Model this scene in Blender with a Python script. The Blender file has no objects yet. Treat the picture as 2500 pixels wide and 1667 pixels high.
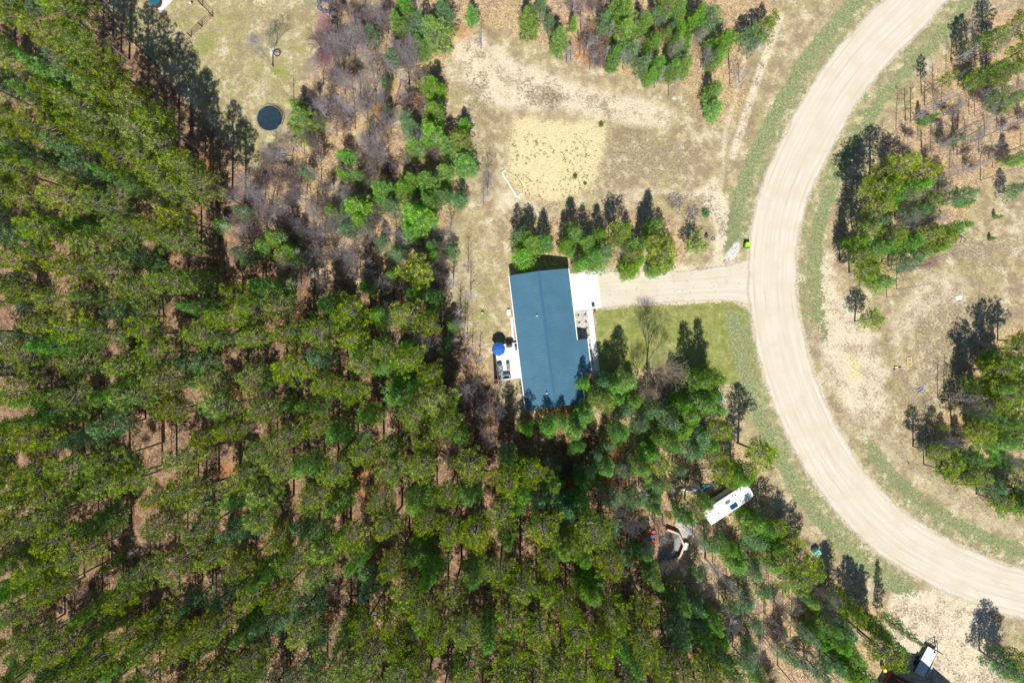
import bpy, math, random
import numpy as np
from mathutils import Vector, Matrix
R_ = math.radians
random.seed(7)
rng = np.random.default_rng(7)
scene = bpy.context.scene
COL = scene.collection

# ------------------------------------------------------------------ camera, sky, sun
CAMZ = 98.0
K = 36.0 / 24.0 / 2500.0                      # metres per picture unit per metre of depth
cam_d = bpy.data.cameras.new('camera')
cam_d.lens = 24; cam_d.sensor_width = 36; cam_d.clip_end = 6000; cam_d.clip_start = 0.5
cam = bpy.data.objects.new('camera', cam_d); COL.objects.link(cam)
cam.location = (0, 0, CAMZ); cam.rotation_euler = (0, 0, 0)
scene.camera = cam
SUN_EL, SUN_STR, SKY_STR, EXPO = 56.0, 5.0, 0.07, 0.20
w = bpy.data.worlds.new('World'); scene.world = w; w.use_nodes = True
nt = w.node_tree; bg = nt.nodes['Background']
sky = nt.nodes.new('ShaderNodeTexSky'); sky.sky_type = 'NISHITA'; sky.sun_disc = False
sky.sun_elevation = R_(SUN_EL); sky.sun_rotation = R_(180); sky.air_density = 1.0; sky.dust_density = 0.0; sky.ozone_density = 3.0
nt.links.new(sky.outputs[0], bg.inputs[0]); bg.inputs[1].default_value = SKY_STR
sd = bpy.data.lights.new('sun', 'SUN'); sd.energy = SUN_STR; sd.angle = R_(0.5); sd.color = (1.0, 0.955, 0.88)
so = bpy.data.objects.new('sun', sd); COL.objects.link(so)
so.rotation_euler = (R_(90 - SUN_EL), 0, 0)   # light comes from -Y: shadows fall towards +Y
so.location = (0, -60, 90)
scene.view_settings.view_transform = 'Standard'; scene.view_settings.look = 'None'
scene.view_settings.exposure = EXPO; scene.view_settings.gamma = 1
scene.cycles.max_bounces = 6; scene.cycles.transparent_max_bounces = 6

def W(px, py, z=0.0):
    """where a thing of height z seen at that spot of the survey picture stands"""
    s = K * (CAMZ - z)
    return ((px - 1250.0) * s, (833.5 - py) * s)
def P(x, y):                                  # ground point -> survey picture
    return 1250 + x / (K * CAMZ), 833.5 - y / (K * CAMZ)
def lin(c):
    c = c / 255.0
    return c / 12.92 if c <= 0.04045 else ((c + 0.055) / 1.055) ** 2.4
def C(r, g, b, k=1.38):
    return tuple(min(0.85, lin(v) / k) for v in (r, g, b)) + (1.0,)

# ------------------------------------------------------------------ materials
def newmat(name):
    m = bpy.data.materials.new(name); m.use_nodes = True
    return m, m.node_tree, m.node_tree.nodes['Principled BSDF']
def N(t, kind, **kw):
    n = t.nodes.new(kind)
    for k, v in kw.items(): setattr(n, k, v)
    return n
def noise(t, vec, scale, detail=3, rough=0.55):
    n = N(t, 'ShaderNodeTexNoise'); n.inputs['Scale'].default_value = scale
    n.inputs['Detail'].default_value = detail; n.inputs['Roughness'].default_value = rough
    if vec is not None: t.links.new(vec, n.inputs['Vector'])
    return n.outputs['Fac']
def mixc(t, fac, a, b, mode='MIX'):
    n = N(t, 'ShaderNodeMix', data_type='RGBA', blend_type=mode)
    for sock, v in ((n.inputs[0], fac), (n.inputs[6], a), (n.inputs[7], b)):
        if hasattr(v, 'links'): t.links.new(v, sock)
        else: sock.default_value = v
    return n.outputs[2]
def mth(t, op, a, b=0.0, c=0.0, clamp=False):
    n = N(t, 'ShaderNodeMath', operation=op); n.use_clamp = clamp
    for i, v in enumerate((a, b, c)):
        if hasattr(v, 'links'): t.links.new(v, n.inputs[i])
        else: n.inputs[i].default_value = v
    return n.outputs[0]
def ramp(t, fac, lo, hi, a=0.0, b=1.0):
    n = N(t, 'ShaderNodeMapRange', interpolation_type='SMOOTHSTEP')
    t.links.new(fac, n.inputs[0])
    for i, v in enumerate((lo, hi, a, b)): n.inputs[i + 1].default_value = v
    return n.outputs[0]
_mc = {}
def mat(name, col, rough=0.8, metal=0.0, var=0.12, scale=3.0, bump=0.0):
    """plain surface with a little wear"""
    if name in _mc: return _mc[name]
    m, t, b = newmat(name)
    tc = N(t, 'ShaderNodeTexCoord').outputs['Object']
    n1 = noise(t, tc, scale, 4); n2 = noise(t, tc, scale * 9, 2)
    s = mth(t, 'ADD', mth(t, 'MULTIPLY', n1, 0.7), mth(t, 'MULTIPLY', n2, 0.3))
    dk = tuple(v * (1 - 2 * var) for v in col[:3]) + (1,); lt = tuple(min(0.9, v * (1 + 1.2 * var)) for v in col[:3]) + (1,)
    t.links.new(mixc(t, ramp(t, s, 0.3, 0.7), dk, lt), b.inputs['Base Color'])
    b.inputs['Roughness'].default_value = rough; b.inputs['Metallic'].default_value = metal
    if bump:
        bp = N(t, 'ShaderNodeBump'); bp.inputs['Strength'].default_value = bump; bp.inputs['Distance'].default_value = 0.02
        t.links.new(n2, bp.inputs['Height']); t.links.new(bp.outputs[0], b.inputs['Normal'])
    _mc[name] = m
    return m
def foliage(name, c1, c2, c3, trans=0.3, hue=0.02):
    """c1/c2: the two needle tones in patches, c3: fresh tips; 'tint' differs from tuft to tuft"""
    m, t, b = newmat(name)
    tc = N(t, 'ShaderNodeTexCoord').outputs['Object']; oi = N(t, 'ShaderNodeObjectInfo')
    ta = N(t, 'ShaderNodeAttribute'); ta.attribute_name = 'tint'; tint = ta.outputs['Fac']
    base = mixc(t, ramp(t, noise(t, tc, 0.7, 3), 0.35, 0.65), c1, c2)
    base = mixc(t, mth(t, 'MULTIPLY', ramp(t, tint, 0.35, 0.95), 0.85), base, c3)
    h = N(t, 'ShaderNodeHueSaturation'); t.links.new(base, h.inputs['Color'])
    r = oi.outputs['Random']
    t.links.new(mth(t, 'ADD', mth(t, 'MULTIPLY', r, 2 * hue), 0.5 - hue), h.inputs['Hue'])
    fr = mth(t, 'FRACT', mth(t, 'MULTIPLY', r, 13.7)); fs = mth(t, 'FRACT', mth(t, 'MULTIPLY', r, 41.3))
    t.links.new(mth(t, 'MULTIPLY', mth(t, 'ADD', mth(t, 'MULTIPLY', fr, 0.35), 0.9), mth(t, 'ADD', mth(t, 'MULTIPLY', tint, 0.7), 0.62)), h.inputs['Value'])
    t.links.new(mth(t, 'ADD', mth(t, 'MULTIPLY', fs, 0.2), 0.86), h.inputs['Saturation'])
    col = h.outputs[0]
    d = N(t, 'ShaderNodeBsdfDiffuse'); tr = N(t, 'ShaderNodeBsdfTranslucent'); mx = N(t, 'ShaderNodeMixShader')
    t.links.new(col, d.inputs[0]); t.links.new(col, tr.inputs[0]); mx.inputs[0].default_value = trans
    t.links.new(d.outputs[0], mx.inputs[1]); t.links.new(tr.outputs[0], mx.inputs[2])
    t.links.new(mx.outputs[0], t.nodes['Material Output'].inputs[0]); t.nodes.remove(b)
    return m
M_RED = foliage('red_pine_needles', (0.22, 0.33, 0.025, 1), (0.11, 0.21, 0.04, 1), (0.50, 0.60, 0.04, 1), 0.36, 0.016)
M_WHITE = foliage('white_pine_needles', (0.16, 0.40, 0.07, 1), (0.27, 0.50, 0.045, 1), (0.38, 0.66, 0.12, 1), 0.38)
M_BLUE = foliage('blue_green_needles', (0.09, 0.25, 0.10, 1), (0.15, 0.33, 0.10, 1), (0.30, 0.50, 0.22, 1), 0.38)
M_BARK = mat('pine_bark', (0.27, 0.225, 0.20, 1), 0.95, var=0.3, scale=4, bump=0.6)
M_TWIG = mat('grey_bark', (0.42, 0.375, 0.40, 1), 0.95, var=0.25, scale=2)
M_TWIGD = mat('dark_shrub_bark', (0.25, 0.19, 0.185, 1), 0.95, var=0.25, scale=2)
M_TWIGB = mat('brown_budding_bark', (0.50, 0.40, 0.30, 1), 0.95, var=0.2, scale=2)
M_TWIGR = mat('reddish_bark', (0.55, 0.30, 0.32, 1), 0.95, var=0.2, scale=2)
M_RUST = foliage('rusty_leaves', (0.42, 0.22, 0.09, 1), (0.30, 0.13, 0.05, 1), (0.50, 0.32, 0.15, 1), 0.2, 0.01)

# ------------------------------------------------------------------ object helpers
def link_mesh(name, verts, faces, material, parent=None, smooth=False):
    me = bpy.data.meshes.new(name)
    me.from_pydata([tuple(v) for v in verts], [], [tuple(f) for f in faces]); me.update()
    if material is not None: me.materials.append(material)
    if smooth: me.polygons.foreach_set('use_smooth', [True] * len(me.polygons))
    o = bpy.data.objects.new(name, me); COL.objects.link(o)
    if parent is not None: o.parent = parent
    return o
def np_mesh(name, V, F, material, parent=None):
    """V (n,3), F (m,k) arrays"""
    me = bpy.data.meshes.new(name); k = F.shape[1]
    me.vertices.add(len(V)); me.vertices.foreach_set('co', np.ascontiguousarray(V, dtype=np.float32).ravel())
    me.loops.add(F.size); me.loops.foreach_set('vertex_index', np.ascontiguousarray(F, dtype=np.int32).ravel())
    me.polygons.add(len(F)); me.polygons.foreach_set('loop_start', np.arange(0, F.size, k, dtype=np.int32))
    me.update(calc_edges=True); me.validate()
    if material is not None: me.materials.append(material)
    o = bpy.data.objects.new(name, me); COL.objects.link(o)
    if parent is not None: o.parent = parent
    return o
class MB:
    def __init__(s): s.v = []; s.f = []
    def add(s, vs, fs):
        n = len(s.v); s.v += [tuple(v) for v in vs]; s.f += [tuple(i + n for i in f) for f in fs]
    def box(s, x0, x1, y0, y1, z0, z1, bev=0.0):
        if bev > 0:
            b = min(bev, (x1 - x0) / 2.2, (y1 - y0) / 2.2)
            pts = [(x0 + b, y0), (x1 - b, y0), (x1, y0 + b), (x1, y1 - b), (x1 - b, y1), (x0 + b, y1), (x0, y1 - b), (x0, y0 + b)]
            s.prism(pts, z0, z1 - b * 0.7, inset=b * 0.7, ztop=z1); return
        s.add([(x0, y0, z0), (x1, y0, z0), (x1, y1, z0), (x0, y1, z0), (x0, y0, z1), (x1, y0, z1), (x1, y1, z1), (x0, y1, z1)],
              [(0, 3, 2, 1), (4, 5, 6, 7), (0, 1, 5, 4), (1, 2, 6, 5), (2, 3, 7, 6), (3, 0, 4, 7)])
    def prism(s, pts, z0, z1, inset=0.0, ztop=None):
        n = len(pts); cx = sum(p[0] for p in pts) / n; cy = sum(p[1] for p in pts) / n
        vs = [(p[0], p[1], z0) for p in pts] + [(p[0], p[1], z1) for p in pts]
        fs = [tuple(reversed(range(n)))] + [(i, (i + 1) % n, n + (i + 1) % n, n + i) for i in range(n)]
        if inset > 0:
            for p in pts:
                d = math.hypot(p[0] - cx, p[1] - cy) or 1; k = max(0, 1 - inset / d)
                vs.append((cx + (p[0] - cx) * k, cy + (p[1] - cy) * k, ztop))
            fs += [(n + i, n + (i + 1) % n, 2 * n + (i + 1) % n, 2 * n + i) for i in range(n)] + [tuple(range(2 * n, 3 * n))]
        else: fs.append(tuple(range(n, 2 * n)))
        s.add(vs, fs)
    def tube(s, pts, rad, sides=6, cap=True):
        pts = [Vector(p) for p in pts]; n = len(pts)
        if not hasattr(rad, '__len__'): rad = [rad] * n
        vs = []; 
        for i, p in enumerate(pts):
            d = (pts[min(i + 1, n - 1)] - pts[max(i - 1, 0)])
            d = d.normalized() if d.length > 1e-9 else Vector((0, 0, 1))
            a = d.cross(Vector((0, 0, 1)) if abs(d.z) < 0.9 else Vector((1, 0, 0))).normalized(); b = d.cross(a)
            for k in range(sides):
                t = 2 * math.pi * k / sides
                vs.append(p + (a * math.cos(t) + b * math.sin(t)) * rad[i])
        fs = [(i * sides + k, i * sides + (k + 1) % sides, (i + 1) * sides + (k + 1) % sides, (i + 1) * sides + k) for i in range(n - 1) for k in range(sides)]
        if cap: fs += [tuple(reversed(range(sides))), tuple(range((n - 1) * sides, n * sides))]
        s.add(vs, fs)
    def lathe(s, prof, n=24, cx=0, cy=0):
        vs = []; fs = []
        for r, z in prof:
            for k in range(n): a = 2 * math.pi * k / n; vs.append((cx + r * math.cos(a), cy + r * math.sin(a), z))
        for i in range(len(prof) - 1):
            for k in range(n): fs.append((i * n + k, i * n + (k + 1) % n, (i + 1) * n + (k + 1) % n, (i + 1) * n + k))
        s.add(vs, fs)
    def build(s, name, m, parent=None, smooth=False): return link_mesh(name, s.v, s.f, m, parent, smooth)
def tag(o, label=None, cat=None, group=None, kind=None):
    if label: o['label'] = label
    if cat: o['category'] = cat
    if group: o['group'] = group
    if kind: o['kind'] = kind
    return o
def empty(name, loc, rz=0.0, label=None, cat=None, group=None):
    o = bpy.data.objects.new(name, None); COL.objects.link(o); o.empty_display_size = 0.3
    o.location = (loc[0], loc[1], loc[2] if len(loc) > 2 else 0); o.rotation_euler = (0, 0, rz)
    return tag(o, label, cat, group)
def copy_tree(o, parent=None):
    c = o.copy(); COL.objects.link(c)
    if parent is not None: c.parent = parent
    for ch in list(o.children): copy_tree(ch, c)
    return c

# ------------------------------------------------------------------ ground with its zones
ROAD = [(2420, -300), (2330, -130), (2238, 0), (2135, 104), (2052, 208), (1990, 312), (1938, 417), (1905, 510), (1890, 600), (1886, 700), (1898, 800),
        (1921, 900), (1958, 1000), (2008, 1100), (2062, 1180), (2128, 1256), (2208, 1322), (2300, 1374), (2400, 1420), (2500, 1449), (2640, 1475), (2900, 1500)]
def smooth_line(pts, n=6):
    out = []
    for i in range(len(pts) - 1):
        p0 = np.array(pts[max(i - 1, 0)], float); p1 = np.array(pts[i], float); p2 = np.array(pts[i + 1], float); p3 = np.array(pts[min(i + 2, len(pts) - 1)], float)
        for k in range(n):
            t = k / n
            out.append(0.5 * (2 * p1 + (p2 - p0) * t + (2 * p0 - 5 * p1 + 4 * p2 - p3) * t * t + (3 * p1 - p0 - 3 * p2 + p3) * t ** 3))
    out.append(np.array(pts[-1], float))
    return np.array(out)
ROADS = smooth_line(ROAD)
def seg_dist(X, Y, pts, closed=False):
    d = np.full(X.shape, 1e9); n = len(pts)
    for i in range(n if closed else n - 1):
        ax, ay = pts[i]; bx, by = pts[(i + 1) % n]
        vx, vy = bx - ax, by - ay; L = vx * vx + vy * vy + 1e-9
        t = np.clip(((X - ax) * vx + (Y - ay) * vy) / L, 0, 1)
        d = np.minimum(d, np.hypot(X - ax - t * vx, Y - ay - t * vy))
    return d
def inside(X, Y, pts):
    c = np.zeros(X.shape, bool); n = len(pts); j = n - 1
    for i in range(n):
        xi, yi = pts[i]; xj, yj = pts[j]
        if yi != yj:
            c ^= ((yi > Y) != (yj > Y)) & (X < (xj - xi) * (Y - yi) / (yj - yi) + xi)
        j = i
    return c
def poly_w(X, Y, pts, soft):
    d = seg_dist(X, Y, pts, True); d = np.where(inside(X, Y, pts), d, -d)
    return np.clip(d / (2 * soft) + 0.5, 0, 1)
def line_w(X, Y, pts, half, soft):
    return np.clip((half - seg_dist(X, Y, pts)) / (2 * soft) + 0.5, 0, 1)
def blob(X, Y, x, y, rx, ry, ang=0.0):
    a = math.radians(ang); dx = X - x; dy = Y - y
    u = (dx * math.cos(a) + dy * math.sin(a)) / rx; v = (-dx * math.sin(a) + dy * math.cos(a)) / ry
    return np.clip(1.35 - np.sqrt(u * u + v * v), 0, 1)
def axis(lo, hi, step, far):
    a = np.arange(lo, hi + step * 0.5, step); g = [step * 2.0]
    while sum(g) < far: g.append(g[-1] * 1.45)
    g = np.cumsum(g)
    return np.concatenate([lo - g[::-1], a, hi + g])
gx = axis(-78, 78, 0.42, 1500); gy = axis(-53, 53, 0.42, 1500)
GX, GY = np.meshgrid(gx, gy)
PX = 1250 + GX / (K * CAMZ); PY = 833.5 - GY / (K * CAMZ)
YARD = [(215, -400), (215, 0), (262, 40), (385, 168), (470, 250), (560, 350), (600, 410), (650, 425), (690, 385), (705, 330), (720, 250), (770, 170), (775, 80), (800, 0), (800, -400)]
FOREST = [(-900, -900), (215, -900), (215, 0), (262, 40), (385, 168), (560, 350), (600, 410), (650, 425), (700, 330), (730, 230), (775, 150), (790, -900), (1150, -900),
          (1110, 60), (1085, 150), (1095, 300), (1120, 400), (1110, 560), (1090, 700), (1130, 800), (1180, 850), (1200, 930), (1260, 1010), (1420, 990), (1470, 930), (1560, 905), (1730, 900), (1770, 940),
          (1770, 1060), (1860, 1120), (1880, 1230), (1960, 1330), (2060, 1420), (2170, 1510), (2150, 1600), (2120, 1900), (2100, 2600), (-900, 2600)]
NTREES = [(1080, -300), (1950, -300), (1880, 40), (1840, 120), (1800, 230), (1760, 300), (1690, 275), (1680, 215), (1590, 205), (1500, 175), (1430, 165), (1360, 130), (1300, 105), (1180, 60), (1110, 60)]
EWOOD = [(2420, 20), (2290, 150), (2200, 260), (2150, 350), (2110, 420), (2080, 500), (2060, 600), (2100, 680), (2180, 720), (2260, 650), (2330, 600), (2400, 460), (2520, 420), (2900, 300), (2900, 0)]
EWOOD2 = [(2520, 780), (2380, 840), (2320, 930), (2300, 1000), (2255, 1060), (2290, 1130), (2380, 1190), (2460, 1260), (2700, 1330), (2900, 1000), (2800, 700)]
drd = seg_dist(PX, PY, [tuple(p) for p in ROADS])
side = np.sign((PX - 1700) * 0 + 1)
zn = {}
zn['litter'] = np.maximum.reduce([poly_w(PX, PY, FOREST, 14), poly_w(PX, PY, NTREES, 16) * 0.95, poly_w(PX, PY, EWOOD, 22) * 0.72, poly_w(PX, PY, EWOOD2, 14) * 0.9,
    poly_w(PX, PY, [(1240, 540), (1390, 520), (1640, 520), (1700, 600), (1660, 650), (1500, 655), (1400, 650), (1250, 660)], 14) * 0.8,
    line_w(PX, PY, [(482, -20), (521, 42), (440, 115), (385, 168)], 5, 4) * 0.9, blob(PX, PY, 1800, 255, 22, 70, 20) * 0.8, blob(PX, PY, 2110, 860, 40, 60) * 0.0])
zn['rust'] = np.maximum.reduce([blob(PX, PY, x, y, r, r * 0.8) for x, y, r in [(600, 955, 45), (1380, 990, 60), (1110, 95, 60), (505, 400, 30), (1440, 620, 30), (850, 30, 30), (1090, 370, 30), (570, 1170, 60), (1620, 1300, 50), (905, 1180, 60), (1480, 1150, 80), (1440, 120, 50)]])
zn['lawn'] = np.maximum.reduce([poly_w(PX, PY, [(1452, 757), (1560, 747), (1700, 741), (1790, 735), (1822, 760), (1838, 830), (1852, 930), (1800, 945), (1700, 905), (1560, 900), (1480, 940), (1462, 900)], 10),
    poly_w(PX, PY, YARD, 14) * 0.42, poly_w(PX, PY, [(1150, 590), (1215, 600), (1240, 700), (1240, 830), (1170, 830), (1140, 700)], 22) * 0.42,
    poly_w(PX, PY, [(1800, 900), (1860, 930), (1890, 1030), (1920, 1130), (1860, 1100), (1800, 1000)], 14) * 0.5, blob(PX, PY, 1178, 765, 26, 24) * 0.7,
    blob(PX, PY, 440, 60, 40, 30) * 0.55, blob(PX, PY, 500, 110, 60, 40, -40) * 0.62, blob(PX, PY, 685, 178, 40, 14, 25) * 0.85, blob(PX, PY, 600, 330, 30, 50) * 0.6, blob(PX, PY, 1790, 470, 50, 40) * 0.5])
vin = np.interp(drd, [52, 62, 84, 94, 112, 130], [0, 0.52, 0.60, 1.0, 1.0, 0])
nearroad = ((PX < 1985) | (PY < 500) | (PY > 1100))
gap = 1 - np.clip(blob(PX, PY, 1800, 690, 90, 62) * 2.2, 0, 1)
gap *= 1 - np.clip(blob(PX, PY, 2330, 1530, 150, 90) * 2.2, 0, 1) * 0.95
gap *= 1 - 0.85 * np.clip(blob(PX, PY, 2030, 960, 80, 150, -20) * 1.6, 0, 1)
left = ((PY < 700) & (PX < np.interp(PY, ROADS[:, 1], ROADS[:, 0]))) | ((PY >= 700) & ((PX < 1990) | (PY > np.interp(PX, ROADS[:, 0][ROADS[:, 1] > 700], ROADS[:, 1][ROADS[:, 1] > 700])))) & (PX < np.interp(PY, ROADS[:, 1], ROADS[:, 0]))
zn['verge'] = vin * gap * np.where(left, 0.95, 0.86)
zn['sand'] = np.maximum.reduce([np.clip((78 - drd) / 26, 0, 1) * 0.9, line_w(PX, PY, [(1450, 707), (1640, 700), (1860, 692)], 60, 12) * 0.7,
    poly_w(PX, PY, [(1100, 90), (1180, 75), (1260, 130), (1400, 190), (1560, 230), (1660, 260), (1640, 330), (1500, 310), (1380, 280), (1250, 280), (1180, 260), (1110, 190)], 25) * 0.72,
    blob(PX, PY, 1150, 130, 55, 40) * 0.95, poly_w(PX, PY, [(1210, 380), (1245, 440), (1330, 500), (1420, 490), (1560, 450), (1700, 460), (1760, 500), (1560, 480), (1440, 470), (1300, 520), (1200, 520)], 16) * 0.6,
    poly_w(PX, PY, [(1690, 470), (1750, 430), (1780, 500), (1810, 560), (1790, 650), (1740, 655), (1745, 560)], 12) * 0.85,
    line_w(PX, PY, [(1905, 40), (1850, 190), (1815, 300), (1790, 380)], 12, 8) * 0.8, line_w(PX, PY, [(1830, 20 + 80), (1805, 200), (1770, 330), (1760, 460)], 9, 8) * 0.6,
    poly_w(PX, PY, [(1990, 560), (2040, 620), (2060, 720), (2120, 760), (2170, 900), (2190, 1010), (2140, 1060), (2060, 1010), (2000, 900), (1975, 760)], 26) * 0.7,
    poly_w(PX, PY, [(2260, 640), (2340, 640), (2420, 700), (2300, 780), (2200, 860), (2130, 870), (2160, 780)], 30) * 0.55,
    poly_w(PX, PY, [(2175, 1445), (2280, 1440), (2400, 1480), (2440, 1540), (2460, 1700), (2150, 1700), (2150, 1560)], 14) * 1.0,
    blob(PX, PY, 1150, 690, 26, 60) * 0.35, blob(PX, PY, 640, 220, 40, 60) * 0.55, blob(PX, PY, 640, 5, 30, 14) * 0.9, blob(PX, PY, 1190, 600, 40, 60) * 0.4,
    line_w(PX, PY, [(2060, 1060), (2200, 1190), (2400, 1330)], 10, 8) * 0.5, poly_w(PX, PY, [(2030, 1010), (2100, 1060), (2260, 1230), (2420, 1310), (2600, 1360), (2600, 1310), (2400, 1220), (2240, 1090), (2110, 990)], 20) * 0.45])
zn['ysand'] = poly_w(PX, PY, [(1256, 288), (1300, 283), (1350, 299), (1440, 293), (1476, 308), (1478, 345), (1462, 400), (1452, 440), (1400, 486), (1330, 492), (1265, 474), (1238, 430), (1245, 350)], 20)
zn['ysand'] = np.maximum.reduce([zn['ysand'], blob(PX, PY, 2085, 900, 34, 45) * 0.7, blob(PX, PY, 2100, 730, 30, 50) * 0.35])
zn['white'] = np.maximum.reduce([blob(PX, PY, 1790, 615, 14, 34, 30), blob(PX, PY, 668, 128, 12, 15) * 0.95, blob(PX, PY, 1645, 240, 12, 8) * 0.6, blob(PX, PY, 1582, 343, 7, 9) * 0.6, blob(PX, PY, 1980, 735, 6, 12) * 0.5,
    blob(PX, PY, 2300, 1625, 14, 12) * 0.7, blob(PX, PY, 2380, 1575, 12, 10) * 0.5, blob(PX, PY, 1200, 95, 30, 16) * 0.3])
zn['floor'] = poly_w(PX, PY, [(-900, -900), (215, -900), (215, 0), (262, 40), (385, 168), (560, 350), (600, 450), (660, 600), (760, 680), (900, 700), (1090, 720), (1160, 900), (1260, 1010), (1420, 1000), (1500, 1100), (1560, 1250), (1600, 1400), (1760, 1560), (1800, 1700), (1850, 2600), (-900, 2600)], 30)
zn['brown'] = 0.82 * np.maximum.reduce([poly_w(PX, PY, [(1480, 320), (1600, 330), (1720, 360), (1700, 440), (1560, 440), (1460, 450), (1470, 380)], 26) * 0.75, blob(PX, PY, 1330, 235, 70, 34, 10) * 0.9, blob(PX, PY, 1345, 490, 45, 24) * 0.9,
    blob(PX, PY, 1700, 505, 60, 34, 20) * 0.8, poly_w(PX, PY, [(2270, 720), (2400, 700), (2480, 760), (2350, 900), (2290, 1000), (2200, 1060), (2180, 960), (2240, 880), (2210, 800)], 34) * 0.72, blob(PX, PY, 2400, 620, 90, 60) * 0.7,
    blob(PX, PY, 1165, 250, 40, 90) * 0.75, blob(PX, PY, 1190, 370, 40, 60) * 0.7, line_w(PX, PY, [(1885, 60), (1835, 190), (1790, 320)], 14, 12) * 0.5, blob(PX, PY, 1700, 260, 60, 60) * 0.6, poly_w(PX, PY, [(2100, 1000), (2240, 1090), (2400, 1210), (2500, 1250), (2500, 1290), (2350, 1260), (2180, 1120), (2090, 1040)], 16) * 0.5, blob(PX, PY, 540, 200, 60, 120) * 0.35])
zn['speck'] = np.clip(zn['sand'] * 1.2, 0, 1) * np.clip((drd - 66) / 14, 0, 1)
nx, ny = len(gx), len(gy)
gz = 0.0 * GX
V = np.stack([GX.ravel(), GY.ravel(), gz.ravel()], 1)
ii = (np.arange(ny - 1)[:, None] * nx + np.arange(nx - 1)[None, :]).ravel()
F = np.stack([ii, ii + 1, ii + nx + 1, ii + nx], 1)
ground = np_mesh('ground', V, F, None)
tag(ground, 'sandy ground of dry grass, leaf litter and lawn under the whole place', 'ground', kind='structure')
for k, a in zn.items():
    at = ground.data.attributes.new(k, 'FLOAT', 'POINT'); at.data.foreach_set('value', a.ravel().astype(np.float32))
m, t, b = newmat('ground_surface')
tc = N(t, 'ShaderNodeTexCoord').outputs['Object']
n_big = noise(t, tc, 0.16, 4); n_mid = noise(t, tc, 0.9, 4, 0.6); n_sm = noise(t, tc, 3.2, 3, 0.6); n_fi = noise(t, tc, 9.0, 2, 0.7)
vo = N(t, 'ShaderNodeTexVoronoi'); vo.inputs['Scale'].default_value = 6.5; t.links.new(tc, vo.inputs['Vector'])
sepv = N(t, 'ShaderNodeSeparateColor'); t.links.new(vo.outputs['Color'], sepv.inputs[0]); v_r = sepv.outputs[0]
def A(name):
    n = N(t, 'ShaderNodeAttribute'); n.attribute_name = name; return n.outputs['Fac']
def edge(name, k=0.9, lo=0.35, hi=0.65, src=None):
    s = mth(t, 'ADD', A(name), mth(t, 'MULTIPLY', mth(t, 'SUBTRACT', src if src is not None else n_edge, 0.5), k))
    return ramp(t, s, lo, hi)
n_edge = mth(t, 'ADD', mth(t, 'MULTIPLY', n_mid, 0.5), mth(t, 'MULTIPLY', n_sm, 0.5))
n_edge = mth(t, 'ADD', mth(t, 'MULTIPLY', mth(t, 'SUBTRACT', n_edge, 0.5), 1.8), 0.5)
n_me2 = noise(t, tc, 0.42, 5, 0.65)
dry = mixc(t, ramp(t, n_mid, 0.38, 0.62), C(216, 200, 160), C(178, 160, 130))
dry = mixc(t, ramp(t, n_big, 0.45, 0.62), dry, C(192, 178, 132))
dry = mixc(t, mth(t, 'MULTIPLY', ramp(t, n_me2, 0.50, 0.62), 0.75), dry, C(168, 146, 122))
dry = mixc(t, mth(t, 'MULTIPLY', ramp(t, n_me2, 0.46, 0.36), 0.8), dry, C(236, 222, 194))
dry = mixc(t, mth(t, 'MULTIPLY', ramp(t, n_sm, 0.56, 0.68), 0.5), dry, C(138, 122, 94))
litter = mixc(t, ramp(t, n_mid, 0.35, 0.7), C(214, 186, 148), C(182, 150, 120))
litter = mixc(t, ramp(t, n_big, 0.42, 0.6), litter, C(204, 178, 130))
litter = mixc(t, mth(t, 'MULTIPLY', ramp(t, n_me2, 0.5, 0.62), 0.7), litter, C(160, 138, 120))
litter = mixc(t, mth(t, 'MULTIPLY', ramp(t, v_r, 0.6, 0.95), 0.6), litter, C(238, 214, 176))
litter = mixc(t, mth(t, 'MULTIPLY', ramp(t, v_r, 0.25, 0.05), 0.6), litter, C(144, 108, 84))
lawn = mixc(t, ramp(t, n_mid, 0.35, 0.65), C(150, 158, 84), C(186, 182, 118))
lawn = mixc(t, ramp(t, n_fi, 0.45, 0.7), lawn, C(118, 140, 66))
verge = mixc(t, ramp(t, n_sm, 0.42, 0.62), C(142, 156, 104), C(188, 184, 144))
verge = mixc(t, ramp(t, n_fi, 0.5, 0.68), verge, C(112, 136, 84))
sand = mixc(t, ramp(t, n_mid, 0.3, 0.7), C(246, 233, 206), C(232, 215, 184))
sand = mixc(t, mth(t, 'MULTIPLY', ramp(t, n_me2, 0.52, 0.62), 0.6), sand, C(196, 176, 146))
ysand = mixc(t, ramp(t, n_mid, 0.3, 0.7), C(246, 231, 182), C(236, 219, 170))
floor = mixc(t, ramp(t, n_mid, 0.35, 0.65), C(180, 146, 116), C(126, 98, 80))
floor = mixc(t, mth(t, 'MULTIPLY', ramp(t, v_r, 0.55, 0.95), 0.5), floor, C(212, 182, 148))
floor = mixc(t, mth(t, 'MULTIPLY', ramp(t, n_me2, 0.5, 0.62), 0.7), floor, C(128, 92, 72))
brown = mixc(t, ramp(t, n_sm, 0.36, 0.62), C(194, 176, 146), C(154, 138, 114))
rust = mixc(t, ramp(t, n_sm, 0.4, 0.65), C(214, 150, 90), C(170, 110, 70))
white = mixc(t, n_sm, C(250, 246, 240), C(226, 218, 208))
speckn = mth(t, 'MULTIPLY', ramp(t, n_me2, 0.38, 0.58), ramp(t, mth(t, 'ADD', mth(t, 'MULTIPLY', n_sm, 0.7), mth(t, 'MULTIPLY', n_big, 0.3)), 0.49, 0.56))
col = mixc(t, edge('litter'), dry, litter)
col = mixc(t, mth(t, 'MULTIPLY', edge('floor', 0.8), A('litter')), col, floor)
col = mixc(t, mth(t, 'MULTIPLY', edge('rust', 1.2), 0.6), col, rust)
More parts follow.
